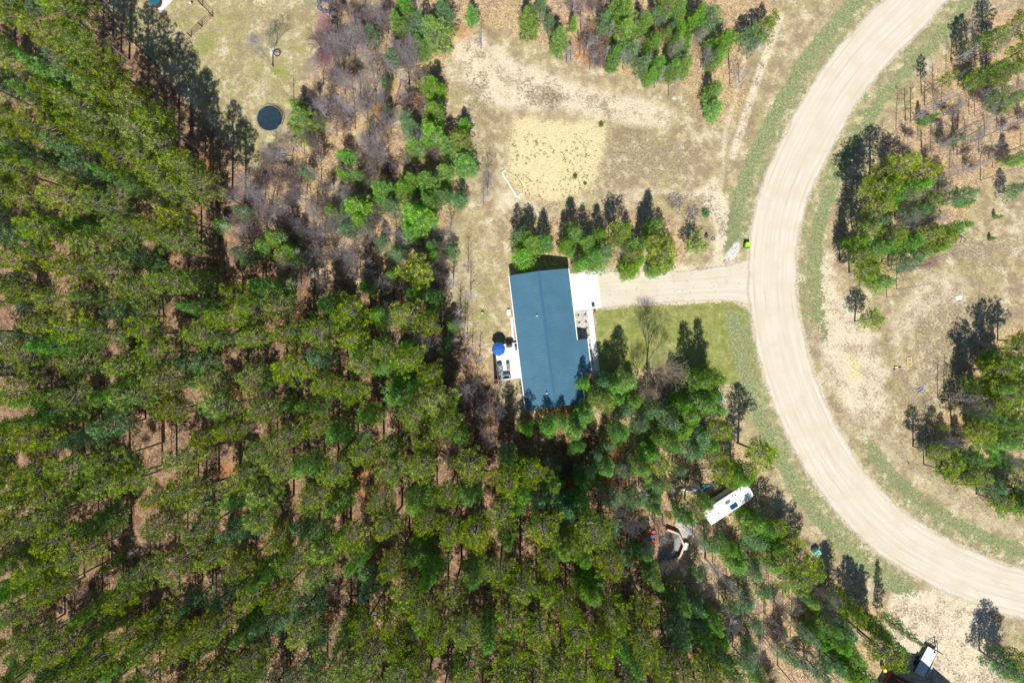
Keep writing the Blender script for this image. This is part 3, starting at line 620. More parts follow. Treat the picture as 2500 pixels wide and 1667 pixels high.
# ------------------------------------------------------------------ trees that stand apart (seen centre, radius, kind, height)
TREES = [(1763, 1322, 15, 'T', 6.5), (1838, 1248, 12, 'T', 5), (1720, 1555, 30, 'W', 11), (1760, 1600, 28, 'T', 10), (1785, 1650, 30, 'W', 11), (1745, 1525, 26, 'W', 9), (1700, 1475, 28, 'T', 9), (1815, 1615, 24, 'T', 8), (1850, 1655, 22, 'W', 7), (1830, 1575, 20, 'T', 6), (1925, 1600, 22, 'T', 7), (1990, 1560, 24, 'W', 8), (2000, 1640, 26, 'T', 8),
 # upper middle band
 (740, 282, 42, 'W', 7), (722, 262, 22, 'W', 6), (985, 22, 30, 'W', 8), (1052, 78, 40, 'W', 9), (1022, 108, 24, 'W', 7), (1080, 40, 24, 'T', 9), (1150, 30, 20, 'W', 5), (1058, 210, 32, 'W', 8), (1066, 276, 30, 'W', 8),
 (1052, 332, 38, 'W', 9), (1016, 352, 26, 'W', 8), (1090, 352, 26, 'W', 8), (1128, 304, 20, 'W', 5), (1126, 345, 26, 'R', 7), (1132, 398, 34, 'W', 7), (955, 140, 20, 'T', 6), (990, 290, 24, 'T', 6), (912, 82, 20, 'T', 7), (945, 272, 16, 'T', 4),
 (755, 350, 9, 'W', 3), (838, 382, 22, 'W', 6), (880, 428, 22, 'W', 6), (832, 425, 16, 'W', 5), (750, 425, 16, 'T', 6), (944, 198, 14, 'T', 4),
 # middle band
 (1040, 440, 38, 'W', 9), (862, 510, 42, 'W', 9), (850, 560, 26, 'T', 7), (930, 470, 36, 'W', 9), (960, 500, 24, 'T', 7), (1015, 530, 46, 'W', 11), (1000, 565, 26, 'W', 9), (1050, 600, 20, 'W', 6), (1060, 625, 24, 'W', 5), (1085, 480, 20, 'T', 6),
 (1125, 490, 22, 'T', 6), (1090, 470, 16, 'W', 5), (680, 585, 36, 'W', 10), (655, 600, 30, 'W', 9), (715, 612, 32, 'W', 9), (692, 625, 22, 'R', 9), (928, 590, 18, 'T', 5), (955, 672, 20, 'W', 5), (1020, 668, 40, 'R', 10), (1100, 610, 18, 'T', 4),
 (895, 700, 22, 'W', 7), (1010, 720, 26, 'W', 8), (1055, 730, 28, 'W', 8), (1105, 795, 22, 'W', 5), (1045, 770, 20, 'W', 7), (1090, 830, 18, 'T', 5), (590, 520, 22, 'T', 7), (540, 545, 22, 'W', 4), (590, 620, 28, 'T', 8), (800, 745, 36, 'W', 11), (835, 775, 30, 'W', 10),
 (870, 855, 34, 'W', 9), (925, 900, 30, 'W', 8), (990, 850, 26, 'W', 9), (1082, 860, 12, 'W', 4), (1040, 920, 30, 'W', 8), (975, 925, 30, 'W', 9), (1075, 1020, 46, 'W', 12), (1120, 1060, 30, 'W', 10),
 # above the sandy field
 (1283, 50, 34, 'W', 8), (1366, 95, 30, 'W', 8), (1400, 55, 14, 'W', 5), (1320, 15, 18, 'T', 6), (1520, 35, 42, 'W', 10), (1522, 80, 38, 'W', 9), (1545, 125, 28, 'T', 7), (1512, 8, 34, 'W', 10), (1625, 8, 24, 'R', 8), (1600, 40, 18, 'T', 6), (1662, 45, 20, 'W', 6), (1640, 75, 18, 'T', 6),
 (1730, 50, 34, 'T', 8), (1690, 60, 20, 'W', 7), (1605, 160, 28, 'W', 7), (1585, 185, 22, 'W', 6), (1640, 170, 28, 'W', 7), (1672, 160, 26, 'W', 7), (1625, 85, 16, 'R', 6), (1655, 95, 18, 'W', 8), (1675, 112, 18, 'W', 7), (1760, 110, 36, 'W', 8), (1778, 95, 26, 'R', 8), (1745, 140, 24, 'W', 7),
 (1745, 225, 26, 'W', 6), (1748, 262, 28, 'W', 5), (1830, 85, 28, 'T', 6), (1868, 65, 26, 'R', 7), (1885, 50, 18, 'R', 6), (1850, 100, 18, 'T', 6),
 # beside the house and driveway
 (1298, 595, 44, 'W', 9), (1275, 620, 36, 'W', 8), (1330, 592, 28, 'W', 8), (1262, 580, 22, 'T', 8), (1400, 575, 32, 'W', 9), (1430, 590, 28, 'W', 9), (1450, 625, 36, 'W', 8), (1475, 615, 26, 'T', 8), (1395, 622, 16, 'W', 3), (1515, 570, 30, 'R', 9), (1540, 595, 26, 'W', 8),
 (1500, 585, 20, 'R', 9), (1535, 655, 32, 'W', 5), (1560, 640, 18, 'W', 5), (1602, 555, 28, 'W', 9), (1592, 590, 28, 'R', 9), (1625, 585, 22, 'R', 8), (1610, 625, 38, 'R', 8), (1600, 660, 26, 'W', 5), (1630, 650, 22, 'W', 6), (1695, 600, 28, 'R', 5), (1545, 620, 24, 'R', 7),
 # below the lawn
 (1490, 945, 34, 'W', 9), (1470, 935, 24, 'T', 8), (1530, 930, 36, 'W', 11), (1548, 985, 26, 'W', 8), (1510, 975, 24, 'W', 8), (1700, 935, 34, 'W', 12), (1735, 925, 32, 'W', 12), (1738, 968, 30, 'W', 10), (1745, 1000, 26, 'W', 9), (1720, 990, 36, 'W', 11), (1680, 1010, 38, 'W', 11), (1640, 1030, 36, 'T', 10), (1655, 1055, 34, 'W', 10), (1600, 1075, 28, 'W', 9),
 (1700, 1065, 36, 'T', 10), (1755, 1050, 32, 'R', 10), (1735, 1085, 30, 'W', 9), (1690, 1100, 28, 'T', 9), (1605, 1130, 36, 'R', 9), (1560, 1145, 28, 'W', 9), (1620, 1180, 24, 'R', 9), (1590, 1180, 26, 'T', 9), (1655, 1150, 20, 'T', 6), (1768, 1150, 28, 'R', 9), (1745, 1110, 26, 'R', 9), (1855, 1105, 36, 'R', 12),
 (1800, 1165, 34, 'W', 10), (1825, 1150, 26, 'R', 10), (1530, 1150, 22, 'T', 7), (1430, 1015, 34, 'W', 9), (1405, 1055, 30, 'W', 9), (1415, 1085, 22, 'W', 9), (1335, 1045, 30, 'W', 10), (1290, 1050, 22, 'W', 9), (1375, 1030, 24, 'W', 9), (1480, 1090, 18, 'T', 6), (1452, 1110, 20, 'T', 8), (1455, 1180, 18, 'W', 5), (1520, 1005, 26, 'T', 7),
 (1278, 1205, 36, 'W', 13), (1260, 1230, 26, 'W', 12), (1490, 1215, 30, 'T', 8), (1590, 1215, 26, 'T', 7), (1702, 1246, 30, 'R', 9), (1676, 1262, 26, 'W', 9), (1722, 1224, 18, 'W', 8), (1575, 1355, 26, 'W', 6), (1370, 1330, 50, 'W', 15), (1420, 1350, 34, 'W', 14), (1440, 1430, 34, 'W', 14), (1500, 1500, 34, 'W', 14),
 (1630, 1255, 10, 'R', 6), (1350, 1180, 30, 'W', 11), (1420, 1180, 26, 'W', 10), (1390, 1240, 30, 'T', 11), (1450, 1270, 24, 'T', 9),
 # right of the camper, down to the lower corner
 (1835, 1275, 32, 'W', 8), (1870, 1290, 28, 'W', 9), (1850, 1320, 30, 'T', 7), (1895, 1285, 24, 'R', 8), (1900, 1330, 30, 'W', 8), (1930, 1310, 22, 'R', 7), (1800, 1375, 34, 'W', 6), (1950, 1380, 36, 'R', 10), (1930, 1410, 30, 'R', 9), (1965, 1405, 26, 'R', 10), (1980, 1470, 22, 'W', 5), (1820, 1470, 28, 'T', 5), (1960, 1455, 14, 'T', 5),
 (2062, 1480, 28, 'W', 10), (2055, 1530, 30, 'T', 9), (2080, 1500, 22, 'R', 11), (2040, 1570, 34, 'W', 9), (2070, 1590, 30, 'W', 9), (2130, 1535, 24, 'W', 11), (2165, 1552, 24, 'W', 11), (2205, 1540, 16, 'W', 11), (2155, 1585, 38, 'R', 13), (2175, 1610, 24, 'R', 12), (2110, 1640, 34, 'W', 10), (2085, 1660, 26, 'W', 9), (1912, 1545, 11, 'W', 3), (1960, 1620, 14, 'T', 4), (1890, 1690, 20, 'T', 6),
 (2450, 1625, 34, 'T', 8), (2480, 1650, 26, 'W', 8), (2475, 1600, 20, 'R', 8), (2510, 1640, 26, 'R', 9),
 # clump beyond the road
 (2150, 420, 30, 'R', 10), (2200, 405, 34, 'R', 11), (2250, 430, 30, 'R', 11), (2165, 465, 36, 'R', 11), (2225, 465, 32, 'W', 11),  (2270, 490, 26, 'R', 10), (2145, 505, 30, 'R', 10),  (2345, 478, 26, 'T', 8), (2150, 600, 32, 'W', 9), (2180, 575, 30, 'R', 10), (2215, 600, 32, 'W', 9), 
 (2240, 520, 28, 'T', 9), (2100, 625, 26, 'R', 8), (2095, 590, 22, 'W', 8), (2125, 655, 28, 'R', 8), (2300, 585, 26, 'R', 9), (2330, 555, 26, 'W', 9), (2270, 575, 26, 'R', 9), (2158, 688, 26, 'W', 6), (2135, 545, 26, 'T', 10),  (2125, 782, 26, 'R', 6), (2475, 460, 20, 'T', 5), (2362, 495, 12, 'W', 4), (2440, 530, 7, 'W', 2), (2425, 582, 6, 'W', 1.5),
 # upper right corner
 (2312, 190, 16, 'R', 8), (2425, 95, 24, 'R', 9), (2490, 60, 30, 'R', 10), (2415, 170, 26, 'W', 9), (2450, 185, 26, 'R', 9), (2475, 165, 22, 'W', 9), (2475, 240, 22, 'W', 8), (2440, 225, 16, 'T', 6), (2272, 288, 12, 'W', 5), (2500, 120, 28, 'R', 10), (2390, 100, 18, 'T', 8), (2330, 345, 14, 'T', 5), (2495, 380, 20, 'W', 6),
 # clump on the right edge
 (2485, 850, 34, 'R', 10), (2445, 905, 34, 'R', 10), (2495, 915, 36, 'W', 10), (2420, 950, 26, 'W', 11), (2465, 970, 34, 'R', 11), (2505, 985, 34, 'W', 11), (2495, 1035, 34, 'W', 10), (2400, 1055, 28, 'R', 9), (2440, 1075, 32, 'W', 9), (2480, 1085, 28, 'W', 9), (2290, 1105, 26, 'R', 8), (2325, 1130, 30, 'R', 8), (2365, 1155, 30, 'R', 8), (2395, 1165, 24, 'R', 8), (2350, 1115, 24, 'T', 8),
 (2305, 1042, 12, 'R', 4), (2440, 1112, 11, 'W', 4), (2480, 1235, 32, 'W', 8), (2445, 1225, 24, 'R', 7), (2510, 1200, 30, 'T', 8), (2500, 830, 24, 'R', 7), (2408, 1010, 18, 'T', 9),
 (1515, 1050, 30, 'W', 10), (1560, 1040, 26, 'T', 9), (1585, 1105, 28, 'W', 9), (1640, 1085, 30, 'W', 10), (1660, 985, 28, 'W', 10), (1600, 1000, 26, 'T', 9), (1425, 935, 24, 'W', 8), (1450, 965, 28, 'W', 9), (1480, 985, 26, 'R', 9), (1600, 1240, 24, 'W', 8), (1550, 1215, 26, 'T', 8), (1480, 1150, 26, 'W', 8), (1440, 1150, 24, 'T', 8), (1240, 1130, 28, 'W', 12), (1290, 1140, 28, 'W', 12), (1420, 1225, 30, 'W', 12), (1480, 1300, 30, 'T', 10), (1530, 1360, 28, 'T', 8), (1600, 1410, 26, 'W', 10), (1660, 1470, 30, 'W', 11), (1700, 1510, 28, 'T', 9), (1740, 1330, 24, 'T', 6), (1780, 1345, 24, 'W', 6), (1840, 1395, 26, 'T', 6), (1880, 1375, 28, 'W', 8), (1915, 1365, 26, 'R', 9), (1990, 1395, 24, 'R', 9), (2020, 1530, 28, 'W', 9), (2060, 1640, 30, 'W', 9), (2030, 1610, 28, 'T', 8), (1860, 1440, 22, 'T', 6), (1700, 1400, 22, 'T', 6), (1790, 1480, 20, 'T', 5), (1840, 1520, 22, 'T', 6), (1760, 1560, 26, 'W', 8),   (2280, 610, 24, 'W', 8), (2120, 560, 26, 'R', 9),   (2215, 640, 24, 'T', 8), (2130, 460, 26, 'R', 10), (2440, 1030, 30, 'W', 10), (2425, 985, 28, 'R', 10), (2470, 1045, 28, 'W', 9), (2350, 1170, 28, 'R', 8), (2385, 1120, 26, 'W', 8), (2310, 1150, 22, 'R', 7), (2460, 880, 30, 'W', 10), (2495, 960, 30, 'R', 10), (2500, 1140, 26, 'W', 9), (2500, 1225, 30, 'W', 8), (2420, 1190, 24, 'T', 7), (1500, 140, 26, 'W', 8), (1570, 60, 24, 'W', 8), (1600, 110, 24, 'W', 8), (1650, 30, 26, 'W', 8), (1700, 40, 26, 'W', 8), (1575, 160, 24, 'T', 7), (1475, 60, 22, 'T', 8), (1340, 60, 18, 'T', 6), (1010, 440, 28, 'W', 8), (985, 460, 26, 'W', 8), (1040, 490, 24, 'W', 9), (1090, 420, 24, 'W', 7), (1005, 310, 24, 'T', 7), (1030, 60, 26, 'T', 9), (970, 55, 24, 'W', 8), (880, 540, 26, 'W', 8), (815, 520, 26, 'W', 8), (975, 620, 24, 'T', 7), (1420, 640, 22, 'W', 7), (1470, 580, 24, 'W', 8), (1380, 600, 22, 'W', 8), (1575, 590, 22, 'W', 8),
]
random.seed(77)
for cx, cy, rp, kind, H in TREES:
    grp = ('pines scattered among the bare trees left of the house' if cx < 1200 else 'pines bordering the sandy field' if cy < 300 and cx < 1950 else 'trees beyond the road' if cx > 2080 and cy < 1300
           else 'pines between the house and the driveway' if cy < 700 else 'pines below the lawn and around the camper')
    at_crown(kind, cx, cy, rp * {'W': 1.06, 'R': 1.04, 'T': 1.1}[kind] * (0.9 if 1200 < cx < 1950 and cy < 700 else 1) if rp > 12 else rp, H, grp)
# leafless trees: seen centre of the crown
BARE = [(2240, 480, 28, 'D', 9), (2215, 545, 26, 'D', 9), (2300, 470, 26, 'D', 9), (660, 540, 30, 'D', 9), (760, 520, 30, 'D', 8), (700, 640, 30, 'D', 9), (800, 690, 30, 'D', 9), (870, 640, 32, 'D', 9), (930, 700, 30, 'D', 9), (1000, 640, 26, 'D', 8), (860, 480, 26, 'D', 8), (1130, 960, 28, 'D', 9), (1170, 1000, 26, 'D', 8), (1195, 1080, 28, 'D', 9), (1120, 800, 24, 'D', 7), (950, 770, 34, 'D', 10), (570, 620, 26, 'D', 9), (1340, 1130, 28, 'D', 9), (1470, 1190, 26, 'D', 8), (1580, 1330, 26, 'D', 7), (870, 60, 40, 'D', 10), (850, 190, 34, 'D', 10), (900, 140, 34, 'D', 9), (870, 250, 40, 'D', 10), (925, 240, 30, 'D', 9), (880, 330, 36, 'D', 9), (930, 370, 36, 'D', 8), (800, 150, 26, 'P', 8), (1000, 150, 26, 'D', 8), (960, 100, 26, 'D', 8), (560, 470, 30, 'D', 9), (680, 520, 30, 'D', 8), (740, 560, 28, 'D', 8), (2350, 250, 26, 'D', 8), (2400, 330, 26, 'D', 8), (2330, 420, 26, 'D', 8), (2330, 620, 24, 'D', 6), (1622, 1322, 26, 'D', 5), (1600, 1275, 26, 'D', 6), (1550, 1285, 28, 'D', 7), (1655, 1385, 26, 'D', 6), (1690, 1300, 20, 'D', 6), (832, 88, 46, 'D', 11), (812, 118, 30, 'D', 9), (925, 25, 36, 'D', 10), (888, 210, 48, 'D', 11), (905, 355, 50, 'D', 10), (940, 300, 26, 'D', 7), (610, 100, 46, 'D', 12), (790, 60, 30, 'P', 9), (1645, 128, 26, 'D', 8), (1000, 105, 28, 'D', 9), (1010, 60, 20, 'H', 5),
        (1618, 912, 62, 'B', 14), (990, 800, 50, 'D', 11), (1035, 830, 40, 'D', 9), (600, 455, 34, 'D', 10), (635, 500, 34, 'D', 9), (590, 560, 26, 'D', 8), (900, 570, 34, 'D', 7), (845, 610, 30, 'D', 7), (1090, 560, 32, 'D', 7), (810, 545, 26, 'D', 7), (960, 610, 30, 'D', 7), (1185, 440, 30, 'D', 7),
        (2290, 520, 26, 'D', 8), (2225, 650, 32, 'D', 7), (2270, 640, 24, 'P', 8), (2330, 1090, 30, 'D', 8), (2420, 1200, 30, 'D', 7), (2480, 1120, 26, 'D', 8), (1530, 1290, 30, 'D', 7), (1640, 1385, 30, 'D', 6), (1720, 1425, 34, 'D', 8), (1800, 1530, 34, 'D', 8), (1840, 1590, 30, 'D', 8),
        (2010, 1455, 36, 'D', 9), (2030, 1500, 26, 'D', 8), (1950, 1480, 20, 'D', 6), (1225, 1090, 26, 'D', 8), (1210, 1000, 26, 'D', 7), (1160, 930, 28, 'D', 7), (1130, 880, 24, 'D', 6), (600, 1045, 26, 'D', 9), (655, 1085, 22, 'D', 8), (680, 370, 26, 'D', 8), (1735, 130, 26, 'D', 7), (1700, 90, 24, 'D', 7), (1845, 120, 20, 'D', 5),
        (1510, 610, 20, 'D', 6), (1580, 955, 30, 'B', 11), (2390, 1000, 26, 'D', 9), (2460, 100, 26, 'D', 9), (720, 470, 26, 'D', 7), (780, 620, 26, 'D', 7), (1500, 1255, 26, 'D', 7), (1220, 960, 18, 'D', 6), (1900, 1455, 20, 'D', 6), (2370, 860 + 300, 20, 'D', 6)]
random.seed(78)
for cx, cy, rp, kind, H in BARE: at_crown(kind, cx, cy, rp, H, 'leafless trees in the mixed woods')
# thin saplings: ground points
SAPL = [(2312, 170), (2351, 154), (2375, 133), (2277, 223), (2255, 258), (2221, 300), (2214, 293), (2186, 316), (2153, 383), (2271, 367), (2245, 364), (2342, 319), (2367, 279), (2376, 287), (2403, 332), (2386, 372), (2444, 372), (2490, 285), (2324, 346), (2303, 340), (2325, 148),
        (2415, 250), (2430, 300), (2350, 420), (2395, 440), (2420, 410), (2118, 690), (2187, 708), (2168, 725), (2290, 970), (2305, 960), (1381, 155), (1394, 148), (1417, 140), (1425, 143), (1443, 172), (1470, 162), (1476, 160), (1503, 178), (1455, 130), (1598, 215), (1635, 232), (1778, 205), (1803, 205), (1780, 160),
        (1910, 1505), (1928, 1503), (1885, 1530), (1866, 1500), (1955, 1570), (1990, 1575), (1925, 1580), (1963, 1640), (1895, 1620), (1850, 1640), (1930, 1650), (2000, 1620), (1755, 1462), (1741, 1372), (1748, 1395), (1722, 1362), (1718, 1360), (1695, 1350), (1855, 1552), (1861, 1640), (1775, 1410), (1800, 1430), (1836, 1360), (1690, 1300),
        (1598, 1290), (1590, 1270), (1640, 1228), (1625, 1180), (1662, 1178), (1680, 1175), (1716, 1172), (1690, 1180), (1510, 1125), (1560, 1190), (1180, 500), (1188, 480), (1128, 770), (1132, 790), (1140, 820), (1120, 830), (1150, 850), (1168, 870), (1110, 700), (1105, 690),
        (715, 250), (800, 290), (810, 300), (820, 330), (845, 270), (870, 290), (870, 320), (955, 195), (970, 190), (1000, 180), (998, 220), (1005, 225), (830, 180), (735, 360), (745, 380), (700, 400), (785, 440), (915, 550), (780, 500), (775, 530), (880, 680), (800, 680), (740, 700), (720, 690), (1140, 660), (1147, 735), (1175, 120)]
random.seed(79)
for x, y in SAPL:
    x += rnd(-4, 4); y += rnd(-4, 4); wx, wy = W(x, y)
    put('S', wx, wy, 0.9 * rnd(0.7, 1.3), rnd(6.0, 10.0) if x > 2000 or y > 1200 else rnd(4.5, 8), x, y, 'thin bare saplings')
def scatter(kind, polys, n, rlo, rhi, hlo, hhi, group, mind=26, seed=1):
    random.seed(seed); out = []
    tries = 0
    while len(out) < n and tries < 40000:
        tries += 1; pl = random.choice(polys); xs = [p[0] for p in pl]; ys = [p[1] for p in pl]
        x, y = random.uniform(min(xs), max(xs)), random.uniform(min(ys), max(ys))
        if not pin(x, y, pl) or any((x - a) ** 2 + (y - b) ** 2 < mind * mind for a, b in out): continue
        out.append((x, y))
    for x, y in out:
        wx, wy = W(x, y); put(kind, wx, wy, rnd(rlo, rhi), rnd(hlo, hhi), x, y, group)
BAND = [[(790, 30), (1100, 60), (1080, 420), (1110, 560), (1080, 720), (900, 700), (700, 660), (560, 560), (640, 420), (720, 330), (790, 200)]]
FGAP = [[(hx - rx, hy - ry), (hx + rx, hy - ry), (hx + rx, hy + ry), (hx - rx, hy + ry)] for hx, hy, rx, ry in HOLES if rx > 30]
scatter('O', FGAP, 34, 0.8, 1.5, 2, 4.5, 'rusty-leaved saplings', 30, 21)
scatter('H', FGAP, 40, 0.8, 1.5, 2, 4, 'low leafless shrubs', 24, 22)
scatter('S', FGAP, 40, 0.5, 0.9, 5, 9, 'thin bare saplings', 20, 23)
LOWR = [[(1700, 1340), (1850, 1380), (2000, 1500), (2030, 1667), (1780, 1667)]]
MIDL = [[(1110, 860), (1200, 930), (1240, 1060), (1160, 1060), (1090, 920)], [(1400, 1000), (1600, 1180), (1560, 1260), (1340, 1120)], [(1580, 1180), (1720, 1180), (1700, 1160), (1600, 1150)]]
TOPR = [[(1370, 0), (1640, 0), (1640, 120), (1600, 200), (1440, 165), (1380, 120)]]
scatter('H', BAND, 85, 0.9, 2.0, 2.5, 5.5, 'low leafless shrubs', 30, 3)
scatter('D', BAND, 20, 1.6, 2.4, 6, 9, 'leafless trees in the mixed woods', 70, 4)
scatter('S', BAND, 34, 0.6, 1.1, 4, 8, 'thin bare saplings', 30, 5)
scatter('O', BAND + MIDL + TOPR, 26, 0.7, 1.3, 2, 4.5, 'rusty-leaved saplings', 40, 6)
scatter('H', LOWR + MIDL + TOPR, 34, 0.8, 1.8, 2.2, 4.5, 'low leafless shrubs', 34, 7)
scatter('S', LOWR + TOPR, 26, 0.6, 1.0, 5, 9, 'thin bare saplings', 26, 8)
scatter('H', [[(2160, 380), (2300, 240), (2500, 160), (2500, 420), (2300, 470)]], 16, 0.7, 1.4, 2, 4, 'low leafless shrubs', 40, 9)
scatter('S', [[(2200, 330), (2300, 230), (2500, 180), (2500, 420), (2360, 470), (2250, 400)]], 18, 0.6, 0.9, 5, 8, 'thin bare saplings', 26, 10)

# ------------------------------------------------------------------ ground cover
def tufts(name, pts, hgt, wd, nb, material, label):
    n = len(pts); c = np.concatenate([pts, np.zeros((n, 1))], 1); c = np.repeat(c, nb, axis=0); c[:, :2] += rng.normal(size=(len(c), 2)) * hgt * 0.45
    V = blades(c, np.tile([0, 0, 1.0], (len(c), 1)), 1, hgt, wd, 0.8); V[:, 2] = np.abs(V[:, 2]) + 0.012
    o = leaf_mesh(name, V, nb, material); tag(o, label, 'ground cover', kind='stuff'); return o
M_GRASS = foliage('verge_grass_blades', (0.20, 0.27, 0.10, 1), (0.28, 0.32, 0.14, 1), (0.36, 0.36, 0.20, 1), 0.2, 0.0)
M_WEED = foliage('weed_leaves', (0.14, 0.22, 0.03, 1), (0.20, 0.28, 0.04, 1), (0.24, 0.25, 0.06, 1), 0.2, 0.0)
M_STRAW = foliage('straw_blades', (0.46, 0.40, 0.26, 1), (0.36, 0.30, 0.19, 1), (0.56, 0.48, 0.32, 1), 0.2, 0.0)
M_LEAF = foliage('fallen_leaves', (0.46, 0.35, 0.22, 1), (0.34, 0.24, 0.15, 1), (0.62, 0.52, 0.36, 1), 0.1, 0.0)
def pick(key_w, n, lo=0.3):
    px = rng.uniform(0, 2500, n); py = rng.uniform(-20, 1690, n)
    ixx = np.clip(np.searchsorted(gx, (px - 1250) * K * CAMZ), 0, nx - 1); iyy = np.clip(np.searchsorted(gy, (833.5 - py) * K * CAMZ), 0, ny - 1)
    a = key_w[iyy, ixx]; k = rng.random(n) < np.clip((a - lo) / (1 - lo), 0, 1)
    return np.stack([(px[k] - 1250) * K * CAMZ, (833.5 - py[k]) * K * CAMZ], 1)
vv = np.clip((drd - 54) / 16, 0, 1) * np.clip((140 - drd) / 60, 0, 1) * gap
tufts('verge_grass', pick(vv * 0.8, 70000, 0.1), 0.13, 0.05, 4, M_GRASS, 'short green grass tufts along both sides of the gravel road')
tufts('lawn_grass', pick(np.clip(zn['lawn'], 0, 1), 60000, 0.2), 0.08, 0.04, 4, M_GRASS, 'short lawn grass around the house and yards')
dryw = np.clip(1 - zn['litter'] - zn['ysand'] - zn['lawn'], 0, 1) * np.clip((drd - 60) / 20, 0, 1) * (1 - 0.75 * zn['sand'])
tufts('dry_grass', pick(dryw, 60000, 0.2), 0.16, 0.05, 4, M_STRAW, 'dry straw-coloured grass over the open fields')
tufts('leaf_litter', pick(np.clip(zn['litter'], 0, 1), 90000, 0.2), 0.12, 0.10, 2, M_LEAF, 'fallen brown leaves under the trees')
wp = [(rnd(1250, 1470), rnd(320, 485)) for _ in range(420)]
wp = [p for p in wp if pin(p[0], p[1], [(1256, 300), (1470, 300), (1450, 440), (1400, 480), (1330, 490), (1262, 470), (1245, 380)]) and math.sin(p[0] * .05) + math.sin(p[1] * .07 + 1) + rnd(-1, 1) > -0.2][:230]
tufts('weeds', np.array([W(*p) for p in wp]), 0.16, 0.09, 9, M_WEED, 'small green weeds scattered over the yellow sand patch')
def small_plant(px, py, r, label, mt, grp=None, name='small_bush'):
    x, y = W(px, py); root = empty(name, (x, y, 0), 0, label, 'bush', grp)
    n = int(40 + r * 120); c = rng.normal(size=(n, 3)) * r * 0.35; c[:, 2] = np.abs(c[:, 2]) + r * 0.25
    V = blades(c, c / (np.linalg.norm(c, axis=1)[:, None] + 1e-9), 6, max(0.07, r * 0.4), max(0.03, r * 0.12), 0.9)
    leaf_mesh('leaves', V, 6, mt, root)
    s = MB()
    for k in range(4):
        a = rnd(0, 6.28); s.tube([(0, 0, 0), (math.cos(a) * r * .3, math.sin(a) * r * .3, r * .5)], 0.012, 4)
    s.build('stem', M_TWIG, root)
small_plant(1467, 305, 0.45, 'round green bush at the upper right corner of the yellow sand patch', M_WEED)
small_plant(1404, 432, 0.42, 'round green bush on the lower part of the yellow sand patch', M_WEED)
small_plant(1428, 448, 0.28, 'little green bush just right of the larger one low on the yellow sand patch', M_WEED)
small_plant(1722, 522, 0.6, 'dark green bush beside the brush heap right of the pines', M_BLUE)

# ------------------------------------------------------------------ the house
HROT = R_(7.0)
hc = [W(*p, 2.9) for p in ((1242, 672), (1388, 656), (1427, 982), (1285, 1001))]
HX, HY = sum(p[0] for p in hc) / 4, sum(p[1] for p in hc) / 4
def HL(px, py, z=0.0):                         # survey picture -> house axes
    x, y = W(px, py, z); dx, dy = x - HX, y - HY
    return dx * math.cos(HROT) + dy * math.sin(HROT), -dx * math.sin(HROT) + dy * math.cos(HROT)
lc = [HL(*p, 2.9) for p in ((1242, 672), (1388, 656), (1427, 982), (1285, 1001))]
x0 = (lc[0][0] + lc[3][0]) / 2; x1 = (lc[1][0] + lc[2][0]) / 2; yN = (lc[0][1] + lc[1][1]) / 2; yS = (lc[2][1] + lc[3][1]) / 2
xr = (HL(1314, 663, 4.3)[0] + HL(1356, 994, 4.3)[0]) / 2
xb = (HL(1434, 829, 2.5)[0] + HL(1444, 905, 2.5)[0]) / 2; yb1 = HL(1420, 829, 2.6)[1]; yb0 = HL(1431, 906, 2.6)[1]
ZE, ZR = 2.9, 4.35
slope = (ZR - ZE) / (x1 - xr)
M_ROOF = mat('blue_steel_roofing', (0.075, 0.185, 0.270, 1), 0.42, 0.0, 0.085, 0.45)
M_WALL = mat('white_siding', (0.74, 0.74, 0.73, 1), 0.6, var=0.03)
M_TRIM = mat('white_trim', (0.82, 0.82, 0.82, 1), 0.4, var=0.02)
M_GLASS = mat('dark_window_glass', (0.03, 0.045, 0.06, 1), 0.08, var=0.1)
M_DARK = mat('dark_metal', (0.02, 0.022, 0.026, 1), 0.45, 0.2, 0.1)
M_CONC = mat('pale_concrete', (0.72, 0.71, 0.69, 1), 0.9, var=0.07, scale=0.8, bump=0.2)
M_GALV = mat('galvanised_metal', (0.62, 0.64, 0.66, 1), 0.35, 0.5, 0.05)
house = empty('house', (HX, HY, 0), HROT, 'long house with a blue ribbed metal gable roof beside the concrete apron', 'house')
ov = 0.35
wb = MB(); wx0, wx1, wy0, wy1 = x0 + ov, x1 - ov, yS + ov, yN - ov
def wallz(x): return (ZE + (x - x0) * (ZR - ZE) / (xr - x0) if x < xr else ZE + (x1 - x) * slope) - 0.16
wb.add([(wx0, wy0, 0), (wx1, wy0, 0), (wx1, wy1, 0), (wx0, wy1, 0), (wx0, wy0, wallz(wx0)), (wx1, wy0, wallz(wx1)), (wx1, wy1, wallz(wx1)), (wx0, wy1, wallz(wx0)), (xr, wy0, wallz(xr)), (xr, wy1, wallz(xr))],
       [(0, 1, 5, 8, 4), (2, 3, 7, 9, 6), (1, 2, 6, 5), (3, 0, 4, 7)])
wb.box(wx1 - 0.05, xb - 0.3, yb0 + 0.25, yb1 - 0.25, 0, ZE - slope * (xb - x1) - 0.2)
wb.build('wall', M_WALL, house)
def roof_slab(mb, xa, za, xb_, zb, ya, yb_, th=0.10):
    mb.add([(xa, ya, za), (xb_, ya, zb), (xb_, yb_, zb), (xa, yb_, za), (xa, ya, za - th), (xb_, ya, zb - th), (xb_, yb_, zb - th), (xa, yb_, za - th)],
           [(0, 1, 2, 3), (7, 6, 5, 4), (0, 4, 5, 1), (1, 5, 6, 2), (2, 6, 7, 3), (3, 7, 4, 0)])
rf = MB(); roof_slab(rf, x0, ZE, xr, ZR, yS, yN); roof_slab(rf, xr, ZR, x1, ZE, yS, yN)
ZB = ZE - slope * (xb - x1); roof_slab(rf, x1 + 0.001, ZE - 0.002, xb, ZB, yb0, yb1)
